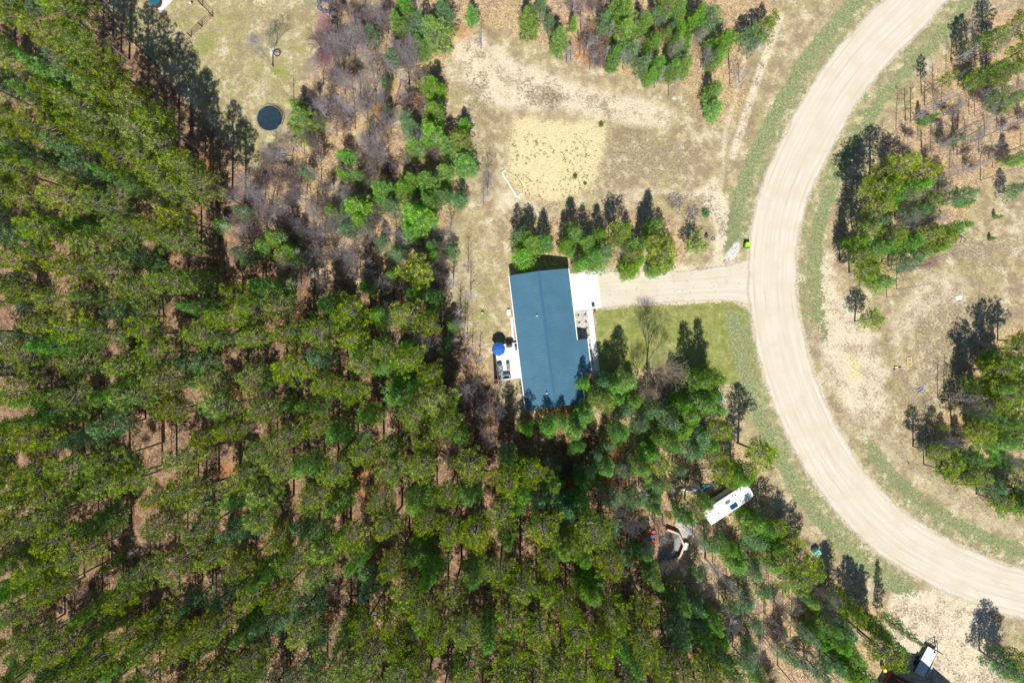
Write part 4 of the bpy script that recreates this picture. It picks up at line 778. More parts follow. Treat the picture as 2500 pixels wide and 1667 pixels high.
roof = rf.build('roof', M_ROOF, house)
rb = MB(); y = yS + 0.05; k = 0
def rib(xa, za, xb_, zb, y, h=0.02, wd=0.03):
    rb.add([(xa, y - wd, za - 0.01), (xa, y + wd, za - 0.01), (xb_, y + wd, zb - 0.01), (xb_, y - wd, zb - 0.01), (xa, y - wd * .4, za + h), (xa, y + wd * .4, za + h), (xb_, y + wd * .4, zb + h), (xb_, y - wd * .4, zb + h)],
           [(4, 5, 6, 7), (0, 4, 7, 3), (1, 2, 6, 5), (0, 1, 5, 4), (2, 3, 7, 6)])
while y < yN - 0.03:
    rib(x0, ZE, xr - 0.1, ZR - 0.02, y); 
    if yb0 + 0.04 < y < yb1 - 0.04: rib(xr + 0.1, ZR - 0.02, xb, ZB, y)
    else: rib(xr + 0.1, ZR - 0.02, x1, ZE, y)
    y += 0.2286
rb.build('panel_ribs', mat('blue_steel_ribs', (0.062, 0.160, 0.238, 1), 0.4, var=0.04), roof)
cp = MB(); cp.add([(xr - 0.2, yS - .01, ZR - 0.01), (xr, yS - .01, ZR + 0.05), (xr + 0.2, yS - .01, ZR - 0.01), (xr - 0.2, yN + .01, ZR - 0.01), (xr, yN + .01, ZR + 0.05), (xr + 0.2, yN + .01, ZR - 0.01)], [(0, 1, 4, 3), (1, 2, 5, 4), (0, 2, 1), (3, 4, 5)])
cp.box(xr - 0.22, xr - 0.18, yS, yN, ZR - 0.06, ZR - 0.005); cp.box(xr + 0.18, xr + 0.22, yS, yN, ZR - 0.06, ZR - 0.005)
cp.build('ridge_cap', mat('blue_ridge_cap', (0.045, 0.135, 0.225, 1), 0.4, var=0.03), roof)
for vx, vy in ((1311, 771), (1335, 960)):
    lx, ly = HL(vx, vy, 4.2); zz = wallz(lx) + 0.14; v = MB(); v.lathe([(0.10, zz), (0.06, zz + 0.06), (0.05, zz + 0.5), (0.075, zz + 0.5), (0.075, zz + 0.56), (0.0, zz + 0.58)], 12, lx, ly); v.build('vent_pipe', M_TRIM, roof)
for gx0, gy0, gy1, gz_ in ((x0 - 0.13, yS, yN, ZE), (x1 + 0.005, yS, yb0 - .02, ZE), (x1 + 0.005, yb1 + .02, yN, ZE), (xb + 0.005, yb0, yb1, ZB)):
    g = MB(); g.box(gx0, gx0 + 0.12, gy0, gy1, gz_ - 0.2, gz_ - 0.06); g.build('gutter', M_TRIM, house)
def panel(name, side, c, wid, z0, z1, m, d=0.03, par=house):
    b_ = MB()
    if side == 'E': b_.box(wx1 + 0.002, wx1 + d, c - wid / 2, c + wid / 2, z0, z1)
    elif side == 'W': b_.box(wx0 - d, wx0 - 0.002, c - wid / 2, c + wid / 2, z0, z1)
    elif side == 'N': b_.box(c - wid / 2, c + wid / 2, wy1 + 0.002, wy1 + d, z0, z1)
    elif side == 'S': b_.box(c - wid / 2, c + wid / 2, wy0 - d, wy0 - 0.002, z0, z1)
    return b_.build(name, m, par)
gd = panel('garage_door', 'E', HL(1400, 712)[1], 4.9, 0.02, 2.2, M_TRIM, 0.05)
panel('door', 'E', HL(1412, 800)[1], 0.95, 0.15, 2.2, M_DARK)
panel('door', 'W', HL(1255, 855)[1], 1.8, 0.5, 2.35, M_GLASS)
for sd_, cc in (('E', yS + 2.0), ('W', yN - 2.5), ('W', yN - 7.0), ('W', yS + 2.2), ('S', x0 + 2.5), ('S', x1 - 2.4), ('N', xr)):
    f = panel('window', sd_, cc, 1.3, 0.95, 2.15, M_TRIM, 0.05); panel('pane', sd_, cc, 1.1, 1.05, 2.05, M_GLASS, 0.06, f)

# ------------------------------------------------------------------ slabs around the house
def poly_slab(name, pts, z0, z1, m, label=None, cat=None, kind=None, bev=0.0):
    b_ = MB(); p = [W(*q) for q in pts]; area = sum(p[i][0] * p[(i + 1) % len(p)][1] - p[(i + 1) % len(p)][0] * p[i][1] for i in range(len(p)))
    if area < 0: p.reverse()
    b_.prism(p, z0, z1); o = b_.build(name, m); return tag(o, label, cat, kind=kind)
poly_slab('concrete_apron', [(1386, 669), (1457, 661), (1468, 751), (1398, 761)], 0.0, 0.10, M_CONC, 'bright white concrete apron between the garage and the gravel driveway', 'pavement', 'structure')
poly_slab('sidewalk', [(1433, 757.3), (1446, 755.5), (1463, 898), (1463, 905), (1442, 906), (1442, 893), (1449, 892)], 0.0, 0.097, M_CONC, 'narrow white concrete walk along the right side of the house', 'pavement', 'structure')
poly_slab('landing_slab', [(1415, 910), (1463, 905.6), (1464, 917), (1420, 921)], 0.0, 0.09, mat('weathered_concrete', (0.66, 0.62, 0.56, 1), 0.9, var=0.1, scale=1.5), 'beige concrete slab in the notch at the lower right of the house', 'pavement', 'structure')
poly_slab('stone_bed', [(1396, 762), (1432.5, 757.8), (1448, 892), (1410, 893)], 0.0, 0.05, mat('pinkish_river_stone', (0.58, 0.53, 0.49, 1), 0.95, var=0.28, scale=4, bump=0.8), 'pinkish stone planting bed between house and walk', 'planting bed', 'structure')
for i, (px, py, wh) in enumerate([(1412, 769.5, 'upper left'), (1429, 767.5, 'upper right'), (1414, 787, 'second on the left'), (1430.5, 785.5, 'second on the right'), (1415, 802, 'shaded, nearer the walk end'), (1433, 800.5, 'sunlit, third on the right'), (1418, 820, 'shaded, next to the porch roof'), (1435, 818, 'sunlit, beside the porch roof corner'), (1439, 843.5, 'first below the porch roof corner'), (1441, 856, 'second below the porch roof corner')]):
    small_plant(px, py, 0.17, f'tiny round dark bush in the stone bed, {wh}', M_BLUE, 'tiny bushes in the stone bed')
def pot(px, py, r, h, label, m1, m2, cat='planter'):
    x, y = W(px, py); root = empty('planter', (x, y, 0.1), 0, label, cat)
    b_ = MB(); b_.lathe([(0, 0), (r * .7, 0), (r, h), (r * 1.08, h), (r * 1.08, h * 1.08), (r * .9, h * 1.08), (r * .88, h * .9), (0, h * .9)], 18); b_.build('pot', m1, root, True)
    c = rng.normal(size=(60, 3)) * r * 0.35; c[:, 2] = np.abs(c[:, 2]) + h
    V = blades(c, np.tile([0, 0, 1.0], (60, 1)), 4, r * .7, r * .25, 0.9); leaf_mesh('leaves', V, 4, m2, root)
pot(1447.5, 746, 0.20, 0.4, 'small round blue pot at the corner of the white apron', mat('blue_glaze', (0.05, 0.13, 0.2, 1), 0.3), M_BLUE)
pot(1451.5, 761, 0.17, 0.3, 'small red flower pot at the grass corner below the apron', mat('red_clay', (0.5, 0.12, 0.10, 1), 0.7), foliage('red_petals', (0.6, 0.1, 0.12, 1), (0.5, 0.2, 0.18, 1), (0.7, 0.4, 0.35, 1)))
st = poly_slab('door_step', [(1237, 756), (1246, 755), (1248, 770), (1239, 771)], 0, 0.35, M_CONC); tag(st, 'small white step at the left long side of the house', 'step')
# rest of the left side: pale skirting strip under the eave
poly_slab('gravel_strip', [(1246, 775), (1252, 774), (1256, 838), (1250, 838)], 0.0, 0.03, mat('white_gravel', (0.75, 0.73, 0.70, 1), 0.95, var=0.1, scale=5), 'strip of white gravel along the left wall of the house', 'gravel', 'structure')

# ------------------------------------------------------------------ deck with its furniture
def LW(lx, ly):                                # house axes -> world
    return HX + lx * math.cos(HROT) - ly * math.sin(HROT), HY + lx * math.sin(HROT) + ly * math.cos(HROT)
dl = HL(1209, 841, .45); dr = HL(1268, 925, .45)
DX0 = (HL(1210, 841, .45)[0] + HL(1217, 929, .45)[0]) / 2; DX1 = wx0 - 0.04; DY1 = HL(1235, 839, .45)[1]; DY0 = HL(1240, 927, .45)[1]
deck = empty('deck', (*LW((DX0 + DX1) / 2, (DY0 + DY1) / 2), 0), HROT, 'bright white plank deck attached to the left side of the house', 'deck')
hw, hh = (DX1 - DX0) / 2, (DY1 - DY0) / 2
b_ = MB(); x = -hw
while x < hw - 0.05: b_.box(x, min(x + 0.142, hw), -hh, hh, 0.40, 0.44); x += 0.147
b_.build('deck_boards', mat('white_composite_boards', (0.80, 0.79, 0.78, 1), 0.7, var=0.03), deck)
b_ = MB(); b_.box(-hw + 0.02, hw - 0.02, -hh - 0.03, -hh - 0.002, 0.1, 0.438); b_.box(-hw + 0.02, hw - 0.02, hh + 0.002, hh + 0.03, 0.1, 0.438); b_.box(-hw - 0.03, -hw - 0.002, -hh, hh, 0.1, 0.438); b_.build('skirt', M_DARK, deck)
def on_deck(px, py, z=0.45): lx, ly = HL(px, py, z); return LW(lx, ly)
M_CUSH = mat('grey_cushions', (0.30, 0.34, 0.37, 1), 0.9, var=0.15); M_TEAL = mat('teal_cushions', (0.02, 0.11, 0.14, 1), 0.9, var=0.15); M_WICK = mat('dark_wicker', (0.06, 0.06, 0.065, 1), 0.8, var=0.3, scale=9)
# umbrella
x, y = on_deck(1217, 852, 2.3); um = empty('parasol', (x, y, 0.44), 0.2, 'open blue eight-sided parasol at the upper corner of the deck', 'parasol')
b_ = MB(); n = 8; Rm = 0.98
V_ = [(0, 0, 2.25)] + [(Rm * 0.55 * math.cos(6.283 * k / n), Rm * 0.55 * math.sin(6.283 * k / n), 2.10) for k in range(n)] + [(Rm * math.cos(6.283 * k / n), Rm * math.sin(6.283 * k / n), 1.86) for k in range(n)] + [(Rm * math.cos(6.283 * k / n), Rm * math.sin(6.283 * k / n), 1.78) for k in range(n)]
F_ = [(0, 1 + k, 1 + (k + 1) % n) for k in range(n)] + [(1 + k, 9 + k, 9 + (k + 1) % n, 1 + (k + 1) % n) for k in range(n)] + [(9 + k, 17 + k, 17 + (k + 1) % n, 9 + (k + 1) % n) for k in range(n)]
b_.add(V_, F_); b_.build('canopy', mat('royal_blue_canvas', (0.015, 0.12, 0.44, 1), 0.8, var=0.08), um)
b_ = MB(); b_.tube([(0, 0, 0.05), (0, 0, 2.3)], 0.022, 8); b_.build('pole', M_GALV, um)
b_ = MB(); b_.lathe([(0, 0), (0.25, 0), (0.25, 0.06), (0.05, 0.1), (0, 0.1)], 16); b_.build('base', M_DARK, um)
for k in range(8):
    a = 6.283 * k / 8; b_ = MB(); b_.tube([(0.02 * math.cos(a), 0.02 * math.sin(a), 2.2), (Rm * math.cos(a), Rm * math.sin(a), 1.83)], 0.008, 4); b_.build('rib', M_GALV, um)
# grill
x, y = on_deck(1243, 843, 1.0); g = empty('grill', (x, y, 0.44), HROT, 'black covered barbecue grill at the top edge of the deck', 'grill')
b_ = MB(); b_.box(-0.38, 0.38, -0.26, 0.26, 0.15, 0.82, 0.03); b_.build('cabinet', M_DARK, g)
b_ = MB(); vs = []
for i in range(9): t_ = math.pi * i / 8; vs += [(-0.4, -0.28 * math.cos(t_), 0.83 + 0.26 * math.sin(t_)), (0.4, -0.28 * math.cos(t_), 0.83 + 0.26 * math.sin(t_))]
b_.add(vs, [(2 * i, 2 * i + 1, 2 * i + 3, 2 * i + 2) for i in range(8)] + [tuple(range(0, 18, 2)), tuple(range(17, 0, -2))]); b_.build('lid', M_WICK, g, False)
for s_ in (-1, 1): b_ = MB(); b_.box(min(s_ * .41, s_ * .62), max(s_ * .41, s_ * .62), -.22, .22, .78, .81); b_.build('side_shelf', M_GALV, g)
# sectional sofa, facing sofa, fire table
x, y = on_deck(1222, 905, 0.8); s_ = empty('outdoor_sofa', (x, y, 0.44), HROT + R_(3), 'long grey outdoor sofa with teal end cushion along the left deck edge', 'sofa')
b_ = MB(); b_.box(-.36, .36, -1.25, 1.05, 0.06, 0.28, .03); b_.box(-.42, -.28, -1.25, 1.05, 0.06, 0.62, .03); b_.build('frame', M_WICK, s_)
for k in range(4): b_ = MB(); b_.box(-.27, .34, -1.22 + k * .565, -1.22 + k * .565 + .55, 0.285, 0.42, .05); b_.build('seat_cushion', M_CUSH, s_)
for k in range(4): b_ = MB(); b_.box(-.30, -.13, -1.2 + k * .565, -1.2 + k * .565 + .5, 0.425, 0.72, .05); b_.build('back_cushion', M_CUSH, s_)
b_ = MB(); b_.box(-.3, .3, 0.75, 1.1, 0.43, 0.62, .06); b_.build('pillow', M_TEAL, s_); b_ = MB(); b_.box(-.1, .12, .35, .6, 0.43, 0.58, .05); b_.build('pillow', mat('cream_fabric', (.7, .68, .5, 1)), s_)
x, y = on_deck(1237, 917, 0.8); s_ = empty('outdoor_bench', (x, y, 0.44), HROT, 'short dark bench with teal cushions across the lower end of the deck', 'bench')
b_ = MB(); b_.box(-.55, .55, -.36, .3, 0.06, 0.28, .03); b_.box(-.55, .55, -.42, -.3, 0.06, 0.62, .03); b_.build('frame', M_WICK, s_)
for k in range(3): b_ = MB(); b_.box(-.53 + k * .36, -.53 + k * .36 + .34, -.05, .3, .285, .43, .05); b_.build('seat_cushion', M_CUSH, s_)
b_ = MB(); b_.box(-.55, .5, .1, .34, .44, .56, .05); b_.build('back_cushion', M_TEAL, s_); b_ = MB(); b_.box(.3, .52, -.2, .05, .44, .58, .05); b_.build('pillow', mat('peach_fabric', (.75, .5, .35, 1)), s_)
x, y = on_deck(1240.5, 893, 0.6); s_ = empty('fire_table', (x, y, 0.44), HROT, 'brown rectangular table with a dark tray on the deck', 'table')
b_ = MB(); b_.box(-.24, .24, -.6, .6, 0.30, 0.36, .02); b_.build('table_top', mat('brown_tiles', (0.36, 0.24, 0.16, 1), 0.7, var=.35, scale=3), s_)
for sx in (-1, 1):
    for sy in (-1, 1): b_ = MB(); b_.box(sx * .2 - .03, sx * .2 + .03, sy * .54 - .03, sy * .54 + .03, 0, 0.298); b_.build('leg', M_DARK, s_)
b_ = MB(); b_.box(-.2, .2, .28, .56, .362, .44, .03); b_.build('tray', M_TEAL, s_)
x, y = W(1259.5, 850, .6); s_ = empty('air_conditioner', (x, y, 0.45), HROT, 'small dark box unit against the house wall on the deck', 'appliance')
b_ = MB(); b_.box(-.16, .16, -.3, .3, 0, .6, .03); b_.build('casing', M_DARK, s_); b_ = MB()
for k in range(6): b_.box(-.13, .13, -.25 + k * .09, -.21 + k * .09, .602, .615)
b_.build('grille', M_GALV, s_)
# very dark ground strip beside the deck
poly_slab('dark_strip', [(1203, 862), (1209.5, 861), (1215.5, 935), (1207, 936)], 0, 0.05, mat('dark_strip_surface', (0.035, 0.024, 0.022, 1), 1, var=.4, scale=8, bump=.6), 'narrow dark strip along the left edge of the deck', 'planting bed', 'structure')
pot(1212, 926, 0.18, 0.3, 'red flower pot in the dark strip at the lower left of the deck', mat('red_clay', (0.5, 0.12, 0.10, 1), 0.7), foliage('red_petals2', (0.6, 0.1, 0.12, 1), (0.5, 0.2, 0.18, 1), (0.7, 0.3, 0.3, 1)))
x, y = W(1177.5, 765); s_ = empty('tree_stump', (x, y, 0), 0, 'small pale stump in the green patch left of the house', 'stump')
b_ = MB(); b_.lathe([(0.3, 0), (0.22, 0.1), (0.19, 0.42), (0, 0.42)], 12); b_.build('bark', M_BARK, s_); b_ = MB(); b_.lathe([(0.0, 0.425), (0.18, 0.425), (0.18, .43), (0, .43)], 12); b_.build('cut_face', mat('pink_cut_wood', (.7, .52, .42, 1)), s_)
x, y = W(1462, 911); s_ = empty('toy_chair', (x, y, 0.0), 0.3, 'small yellow plastic chair at the slab corner by the lawn pines', 'chair')
b_ = MB(); b_.box(-.2, .2, -.2, .2, .28, .33, .03); b_.build('seat', mat('yellow_plastic', (.8, .65, .02, 1), .4), s_); b_ = MB(); b_.box(-.2, .2, -.24, -.19, .3, .65, .02); b_.build('backrest', mat('yellow_plastic', (.8, .65, .02, 1)), s_)
for sx in (-1, 1):
    for sy in (-1, 1): b_ = MB(); b_.tube([(sx * .16, sy * .16, .28), (sx * .2, sy * .2, 0)], .02, 6); b_.build('leg', mat('yellow_plastic', (.8, .65, .02, 1)), s_)

# ------------------------------------------------------------------ left yard: trampoline, fire pit, fence, patio
x, y = W(657, 290, .9); s_ = empty('trampoline', (x, y, 0), 0, 'round black trampoline on the dry lawn of the upper left yard', 'trampoline')
Rt = 1.88; b_ = MB(); ring = [(Rt * math.cos(6.283 * k / 40), Rt * math.sin(6.283 * k / 40), .9) for k in range(41)]; b_.tube(ring, .035, 6, False); b_.build('frame', M_GALV, s_)
b_ = MB(); b_.lathe([(0, .855), (Rt * .5, .862), (Rt * .90, .885), (Rt * .90, .895), (Rt * .5, .872), (0, .865)], 40); b_.build('mat', mat('black_mat', (0.012, 0.035, 0.055, 1), .5, var=.2), s_)
b_ = MB()
for k in range(72): a = 6.283 * k / 72; b_.tube([(Rt * .9 * math.cos(a), Rt * .9 * math.sin(a), .89), (Rt * .985 * math.cos(a), Rt * .985 * math.sin(a), .9)], .018, 4)
b_.build('springs', M_DARK, s_); tag(s_.children[-1], kind='stuff')
for k in range(6):
    a = 6.283 * (k + .5) / 6; b_ = MB(); b_.tube([(Rt * math.cos(a), Rt * math.sin(a), .88), (Rt * 1.02 * math.cos(a), Rt * 1.02 * math.sin(a), .02)], .025, 6); b_.build('leg', M_GALV, s_)
x, y = W(677, 131); s_ = empty('fire_pit', (x, y, 0), 0, 'rusty metal fire ring on pale ash in the upper left yard', 'fire pit')
b_ = MB(); b_.lathe([(.48, 0), (.48, .3), (.44, .3), (.44, 0)], 24); b_.build('ring', mat('rusty_steel', (.10, .055, .045, 1), .9, var=.3), s_)
b_ = MB(); b_.tube([(-.6, .2, .33), (.55, -.1, .33)], .03, 6); b_.tube([(.1 + .5 * math.cos(a / 10), .05 + .45 * math.sin(a / 10), .35) for a in range(-4, 30, 3)], .03, 5); b_.build('grate', mat('rusty_steel', (.10, .055, .045, 1)), s_)
b_ = MB(); b_.lathe([(0, .06), (.2, .08), (.43, .02)], 16); b_.build('ash', mat('grey_ash', (.4, .36, .33, 1), 1, var=.3, scale=8), s_)
fence = empty('yard_fence', (*W(520, 41), 0), 0, 'black metal fence around the upper left yard corner', 'fence')
FP = [W(470, -11), W(520, 41), W(388, 165), W(255, 30), W(225, 0)]; fx, fy = fence.location.x, fence.location.y
rl = MB(); pk = MB()
for i in range(4):
    (ax, ay), (bx_, by_) = FP[i], FP[i + 1]; L = math.hypot(bx_ - ax, by_ - ay); n = max(1, round(L / 2.0)); ux, uy = (bx_ - ax) / L, (by_ - ay) / L
    for zz in (.15, .6, 1.25): rl.tube([(ax - fx, ay - fy, zz), (bx_ - fx, by_ - fy, zz)], .028 if zz > 1 else .02, 4)
    for k in range(n + (i == 3)):
        q = (ax + ux * L * k / n - fx, ay + uy * L * k / n - fy); b_ = MB(); b_.box(q[0] - .055, q[0] + .055, q[1] - .055, q[1] + .055, 0, 1.35); b_.build('post', M_DARK, fence)
    d_ = 0.15
    while d_ < L: pk.tube([(ax + ux * d_ - fx, ay + uy * d_ - fy, .1), (ax + ux * d_ - fx, ay + uy * d_ - fy, 1.24)], .007, 3); d_ += .16
rl.build('rail', M_DARK, fence); o = pk.build('pickets', M_DARK, fence); tag(o, kind='stuff')
poly_slab('patio_slab', [(393, 32), (366, 4), (330, -34), (388, -40), (424, 0)], 0, .12, M_CONC, 'white concrete patio corner at the upper left edge of the photo', 'patio', 'structure')
x, y = W(377, 2, .8); s_ = empty('hot_tub', (x, y, .12), R_(45), 'round teal-covered hot tub on the white patio corner', 'hot tub')
b_ = MB(); b_.lathe([(0, 0), (.75, 0), (.78, .1), (.78, .75), (.7, .8)], 24); b_.build('shell', mat('brown_wicker', (.12, .06, .05, 1), .8), s_); b_ = MB(); b_.lathe([(.8, .76), (.8, .86), (.4, .9), (0, .91)], 24); b_.build('cover', mat('teal_vinyl', (.02, .12, .17, 1), .5), s_)
x, y = W(388, 14, .4); s_ = empty('metal_stool', (x, y, .12), 0, 'small black stool beside the hot tub on the patio', 'stool')
b_ = MB(); b_.lathe([(0, .5), (.2, .5), (.2, .54), (0, .54)], 14); b_.build('seat', M_DARK, s_)
for k in range(3): b_ = MB(); b_.tube([(.1 * math.cos(k * 2.1), .1 * math.sin(k * 2.1), .5), (.2 * math.cos(k * 2.1), .2 * math.sin(k * 2.1), 0)], .015, 5); b_.build('leg', M_DARK, s_)
x, y = W(468, 12); s_ = empty('yard_lamp', (x, y, 0), 0, 'small white ground post with cap inside the fenced yard', 'post')
b_ = MB(); b_.tube([(0, 0, 0), (0, 0, .55)], .07, 8); b_.build('post', M_TRIM, s_); b_ = MB(); b_.lathe([(.2, .55), (.12, .68), (0, .72)], 12); b_.build('cap', M_TRIM, s_)
x, y = W(242, 14); s_ = empty('wheelbarrow', (x, y, 0), 1.0, 'dark red wheelbarrow in the shade by the upper left fence', 'wheelbarrow')
b_ = MB(); b_.add([(-.35, -.3, .35), (.35, -.25, .35), (.35, .25, .35), (-.35, .3, .35), (-.5, -.38, .65), (.55, -.34, .65), (.55, .34, .65), (-.5, .38, .65)], [(0, 1, 2, 3), (0, 4, 5, 1), (1, 5, 6, 2), (2, 6, 7, 3), (3, 7, 4, 0)]); b_.build('tray', mat('dark_red_paint', (.28, .02, .02, 1), .5), s_)
b_ = MB(); b_.tube([(.75 + .2 * math.cos(a), 0, .2 + .2 * math.sin(a)) for a in [6.283 * k / 12 for k in range(13)]], .05, 6); b_.build('wheel', M_DARK, s_)
for q in (-1, 1): b_ = MB(); b_.tube([(.75, q * .1, .2), (-.9, q * .32, .55)], .02, 5); b_.tube([(-.3, q * .25, .38), (-.35, q * .25, 0)], .018, 5); b_.build('handle', M_BARK, s_)
# sunken round cover and cart at the top edge, rock pile and logs under the trampoline
x, y = W(795, 16); s_ = empty('tarp_covered_pile', (x, y, 0), -.6, 'dark blue tarp rolled in a ring round leaves at the top edge', 'tarp')
b_ = MB(); b_.tube([(1.05 * math.cos(a) * (1 + .12 * math.sin(3 * a)), .8 * math.sin(a), .2 + .08 * math.sin(5 * a)) for a in [6.283 * k / 24 for k in range(25)]], [.28 + .08 * math.sin(k * 1.7) for k in range(25)], 7, False); b_.build('tarp', mat('dark_blue_tarp', (.02, .045, .10, 1), .4, var=.5, scale=2), s_, True)
b_ = MB(); b_.tube([(-.3, -1.2, .5), (.3, -1.1, .5)], .06, 6); b_.build('board', M_TRIM, s_)
x, y = W(814, 35); s_ = empty('hand_cart', (x, y, 0), -.6, 'grey metal garden cart at the edge of the reddish tree, top edge', 'cart')
b_ = MB(); b_.box(-.5, .5, -.3, .3, .3, .34); b_.box(-.5, .5, -.3, -.27, .342, .5); b_.box(-.5, .5, .27, .3, .342, .5); b_.build('tray', M_GALV, s_)
for qx in (-.35, .35):
    for qy in (-.34, .34): b_ = MB(); b_.tube([(qx, qy - .04, .15), (qx, qy + .04, .15)], .15, 12); b_.build('wheel', M_DARK, s_)
b_ = MB(); b_.tube([(.5, 0, .3), (1.0, 0, .5)], .02, 5); b_.build('handle', M_DARK, s_)
def rocks(name, px, py, n, r, mtl, label, spread=.35):
    x, y = W(px, py); root = empty(name, (x, y, 0), 0, label, 'rock pile')
    for k in range(n):
        a = rnd(0, 6.28); d_ = rnd(0, spread); b_ = MB(); q = r * rnd(.6, 1.2)
        b_.lathe([(0, 0), (q, 0), (q * 1.1, q * .4), (q * .7, q * .85), (0, q)], 7, d_ * math.cos(a), d_ * math.sin(a))
        b_.v = [(v[0] + rnd(-.2, .2) * r, v[1] + rnd(-.2, .2) * r, v[2]) for v in b_.v]; b_.build('rock', mtl, root)
rocks('rock_pile', 686, 364, 3, .26, mat('white_rock', (.8, .8, .82, 1), .8), 'white rocks in the litter just below the trampoline')
def logs(px, py, n, ln, label, rz, mtl=None, name='log_pile', r=.09, fan=.5):
    x, y = W(px, py); root = empty(name, (x, y, 0), rz, label, 'log pile')
    for k in range(n):
        a = rnd(-fan, fan); L = ln * rnd(.6, 1.1); b_ = MB(); cx_, cy_ = rnd(-.5, .5), rnd(-.6, .6); z = r + (k % 3) * r * 1.5
        b_.tube([(cx_ - math.cos(a) * L / 2, cy_ - math.sin(a) * L / 2, z), (cx_, cy_, z + rnd(0, .1)), (cx_ + math.cos(a) * L / 2, cy_ + math.sin(a) * L / 2, z + rnd(-.02, .1))], [r, r * .85, r * .6], 6); b_.build('log', mtl or M_TWIG, root)
logs(690, 382, 9, 1.6, 'heap of pale split wood below the trampoline', .4, mat('pale_split_wood', (.55, .47, .38, 1), .9, var=.3))
x, y = W(823, 242); s_ = empty('garden_drum', (x, y, 0), 0, 'dark grey upright barrel left of the big leafless tree', 'barrel')
b_ = MB(); b_.lathe([(0, 0), (.27, 0), (.3, .2), (.27, .4), (.3, .6), (.27, .8), (0, .8)], 16); b_.build('drum', mat('grey_drum', (.16, .16, .2, 1), .6), s_); b_ = MB(); b_.tube([(.26 * math.cos(a), .26 * math.sin(a), .81) for a in [6.283 * k / 14 for k in range(15)]], .02, 5); b_.build('rim', M_GALV, s_)
def fallen(pts, r, label, mtl, branches=6, seed=1):
    random.seed(seed); p0 = W(*pts[0]); root = empty('fallen_tree', (p0[0], p0[1], 0), 0, label, 'fallen tree')
    P3 = [(W(a, c)[0] - p0[0], W(a, c)[1] - p0[1], r + .15 + .35 * math.sin(3.1 * i / len(pts))) for i, (a, c) in enumerate(pts)]
    b_ = MB(); b_.tube(P3, [r * (1 - .7 * i / len(P3)) for i in range(len(P3))], 7); b_.build('trunk', mtl, root)
    b_ = MB()
    for k in range(branches):
        i = random.randint(1, len(P3) - 1); q = Vector(P3[i]); d_ = Vector((rnd(-1, 1), rnd(-1, 1), rnd(0, .6))).normalized(); e = q + d_ * rnd(.5, 1.4); b_.tube([q, e], [r * .35, r * .12], 5)
        for j in range(3): g_ = (d_ + Vector((rnd(-.8, .8), rnd(-.8, .8), rnd(-.2, .4)))).normalized(); b_.tube([q.lerp(e, .6), q.lerp(e, .6) + g_ * rnd(.3, .8)], [r * .15, r * .06], 4)
    b_.build('branches', mtl, root)
fallen([(938, 314), (955, 285), (965, 255), (976, 220), (980, 200)], .2, 'long brown fallen trunk leaning left of the tall green pines, upper middle', mat('brown_fallen_wood', (.3, .19, .14, 1), .9, var=.3), 5, 3)
fallen([(930, 318), (945, 300), (956, 285), (963, 268)], .12, 'short dark fallen trunk lying beside the long brown one', M_BARK, 5, 4)
fallen([(963, 305), (975, 298), (988, 296), (994, 270)], .09, 'white forked dead branch lying across the small pine', mat('bleached_wood', (.72, .70, .70, 1), .8), 7, 5)
fallen([(912, 282), (925, 300), (938, 316)], .09, 'thin grey fallen stem running down to the broken trunks', M_TWIG, 6, 6)
for (a, c), (d_, e), lab in [((520, 1180), (622, 1160), 'long bare grey trunk fallen across the forest gap, lower left'), ((640, 1210), (700, 1165), 'fallen grey trunk in the forest centre left'), ((930, 1230), (975, 1170), 'thin brown fallen trunk in the forest, centre'), ((1690, 1158), (1722, 1148), 'short straight log lying above the camper')]:
    fallen([(a, c), ((a + d_) / 2, (c + e) / 2 - 3), (d_, e)], .12, lab, M_TWIG if 'grey' in lab else M_BARK, 8 if 'bare' in lab else 3, a)

# board frame at the corner of the yellow sand
bfx, bfy = W(1245, 450); s_ = empty('board_frame', (bfx, bfy, 0), 0, 'white U-shaped row of boards at the left corner of the yellow sand', 'boards')
bd = [(1235, 416), (1226, 423), (1262, 482), (1275, 472)]
for i in range(3):
    a = W(*bd[i]); c = W(*bd[i + 1]); L = math.hypot(c[0] - a[0], c[1] - a[1]); ux, uy = (c[0] - a[0]) / L, (c[1] - a[1]) / L; nx_, ny_ = uy, -ux; e = .13 if i != 1 else 0
    pts_ = [(a[0] - nx_ * .12 - bfx + ux * e * (i == 2), a[1] - ny_ * .12 - bfy), (c[0] - nx_ * .12 - bfx, c[1] - ny_ * .12 - bfy), (c[0] + nx_ * .12 - bfx, c[1] + ny_ * .12 - bfy), (a[0] + nx_ * .12 - bfx, a[1] + ny_ * .12 - bfy)]
    b_ = MB(); b_.prism(pts_ if sum(pts_[k][0] * pts_[(k + 1) % 4][1] - pts_[(k + 1) % 4][0] * pts_[k][1] for k in range(4)) > 0 else pts_[::-1], 0, .12 + .003 * i); b_.build('board', mat('whitewashed_board', (.72, .68, .66, 1), .8, var=.1), s_)
b_ = MB()
for i in range(2): a = W(*[(1260, 420), (1274, 448)][i]); 
b_.tube([(W(1236, 416)[0] - bfx, W(1236, 416)[1] - bfy, .03), (W(1262, 432)[0] - bfx, W(1262, 432)[1] - bfy, .03), (W(1275, 452)[0] - bfx, W(1275, 452)[1] - bfy, .03), (W(1276, 472)[0] - bfx, W(1276, 472)[1] - bfy, .03)], .02, 5); b_.build('wire', M_DARK, s_)

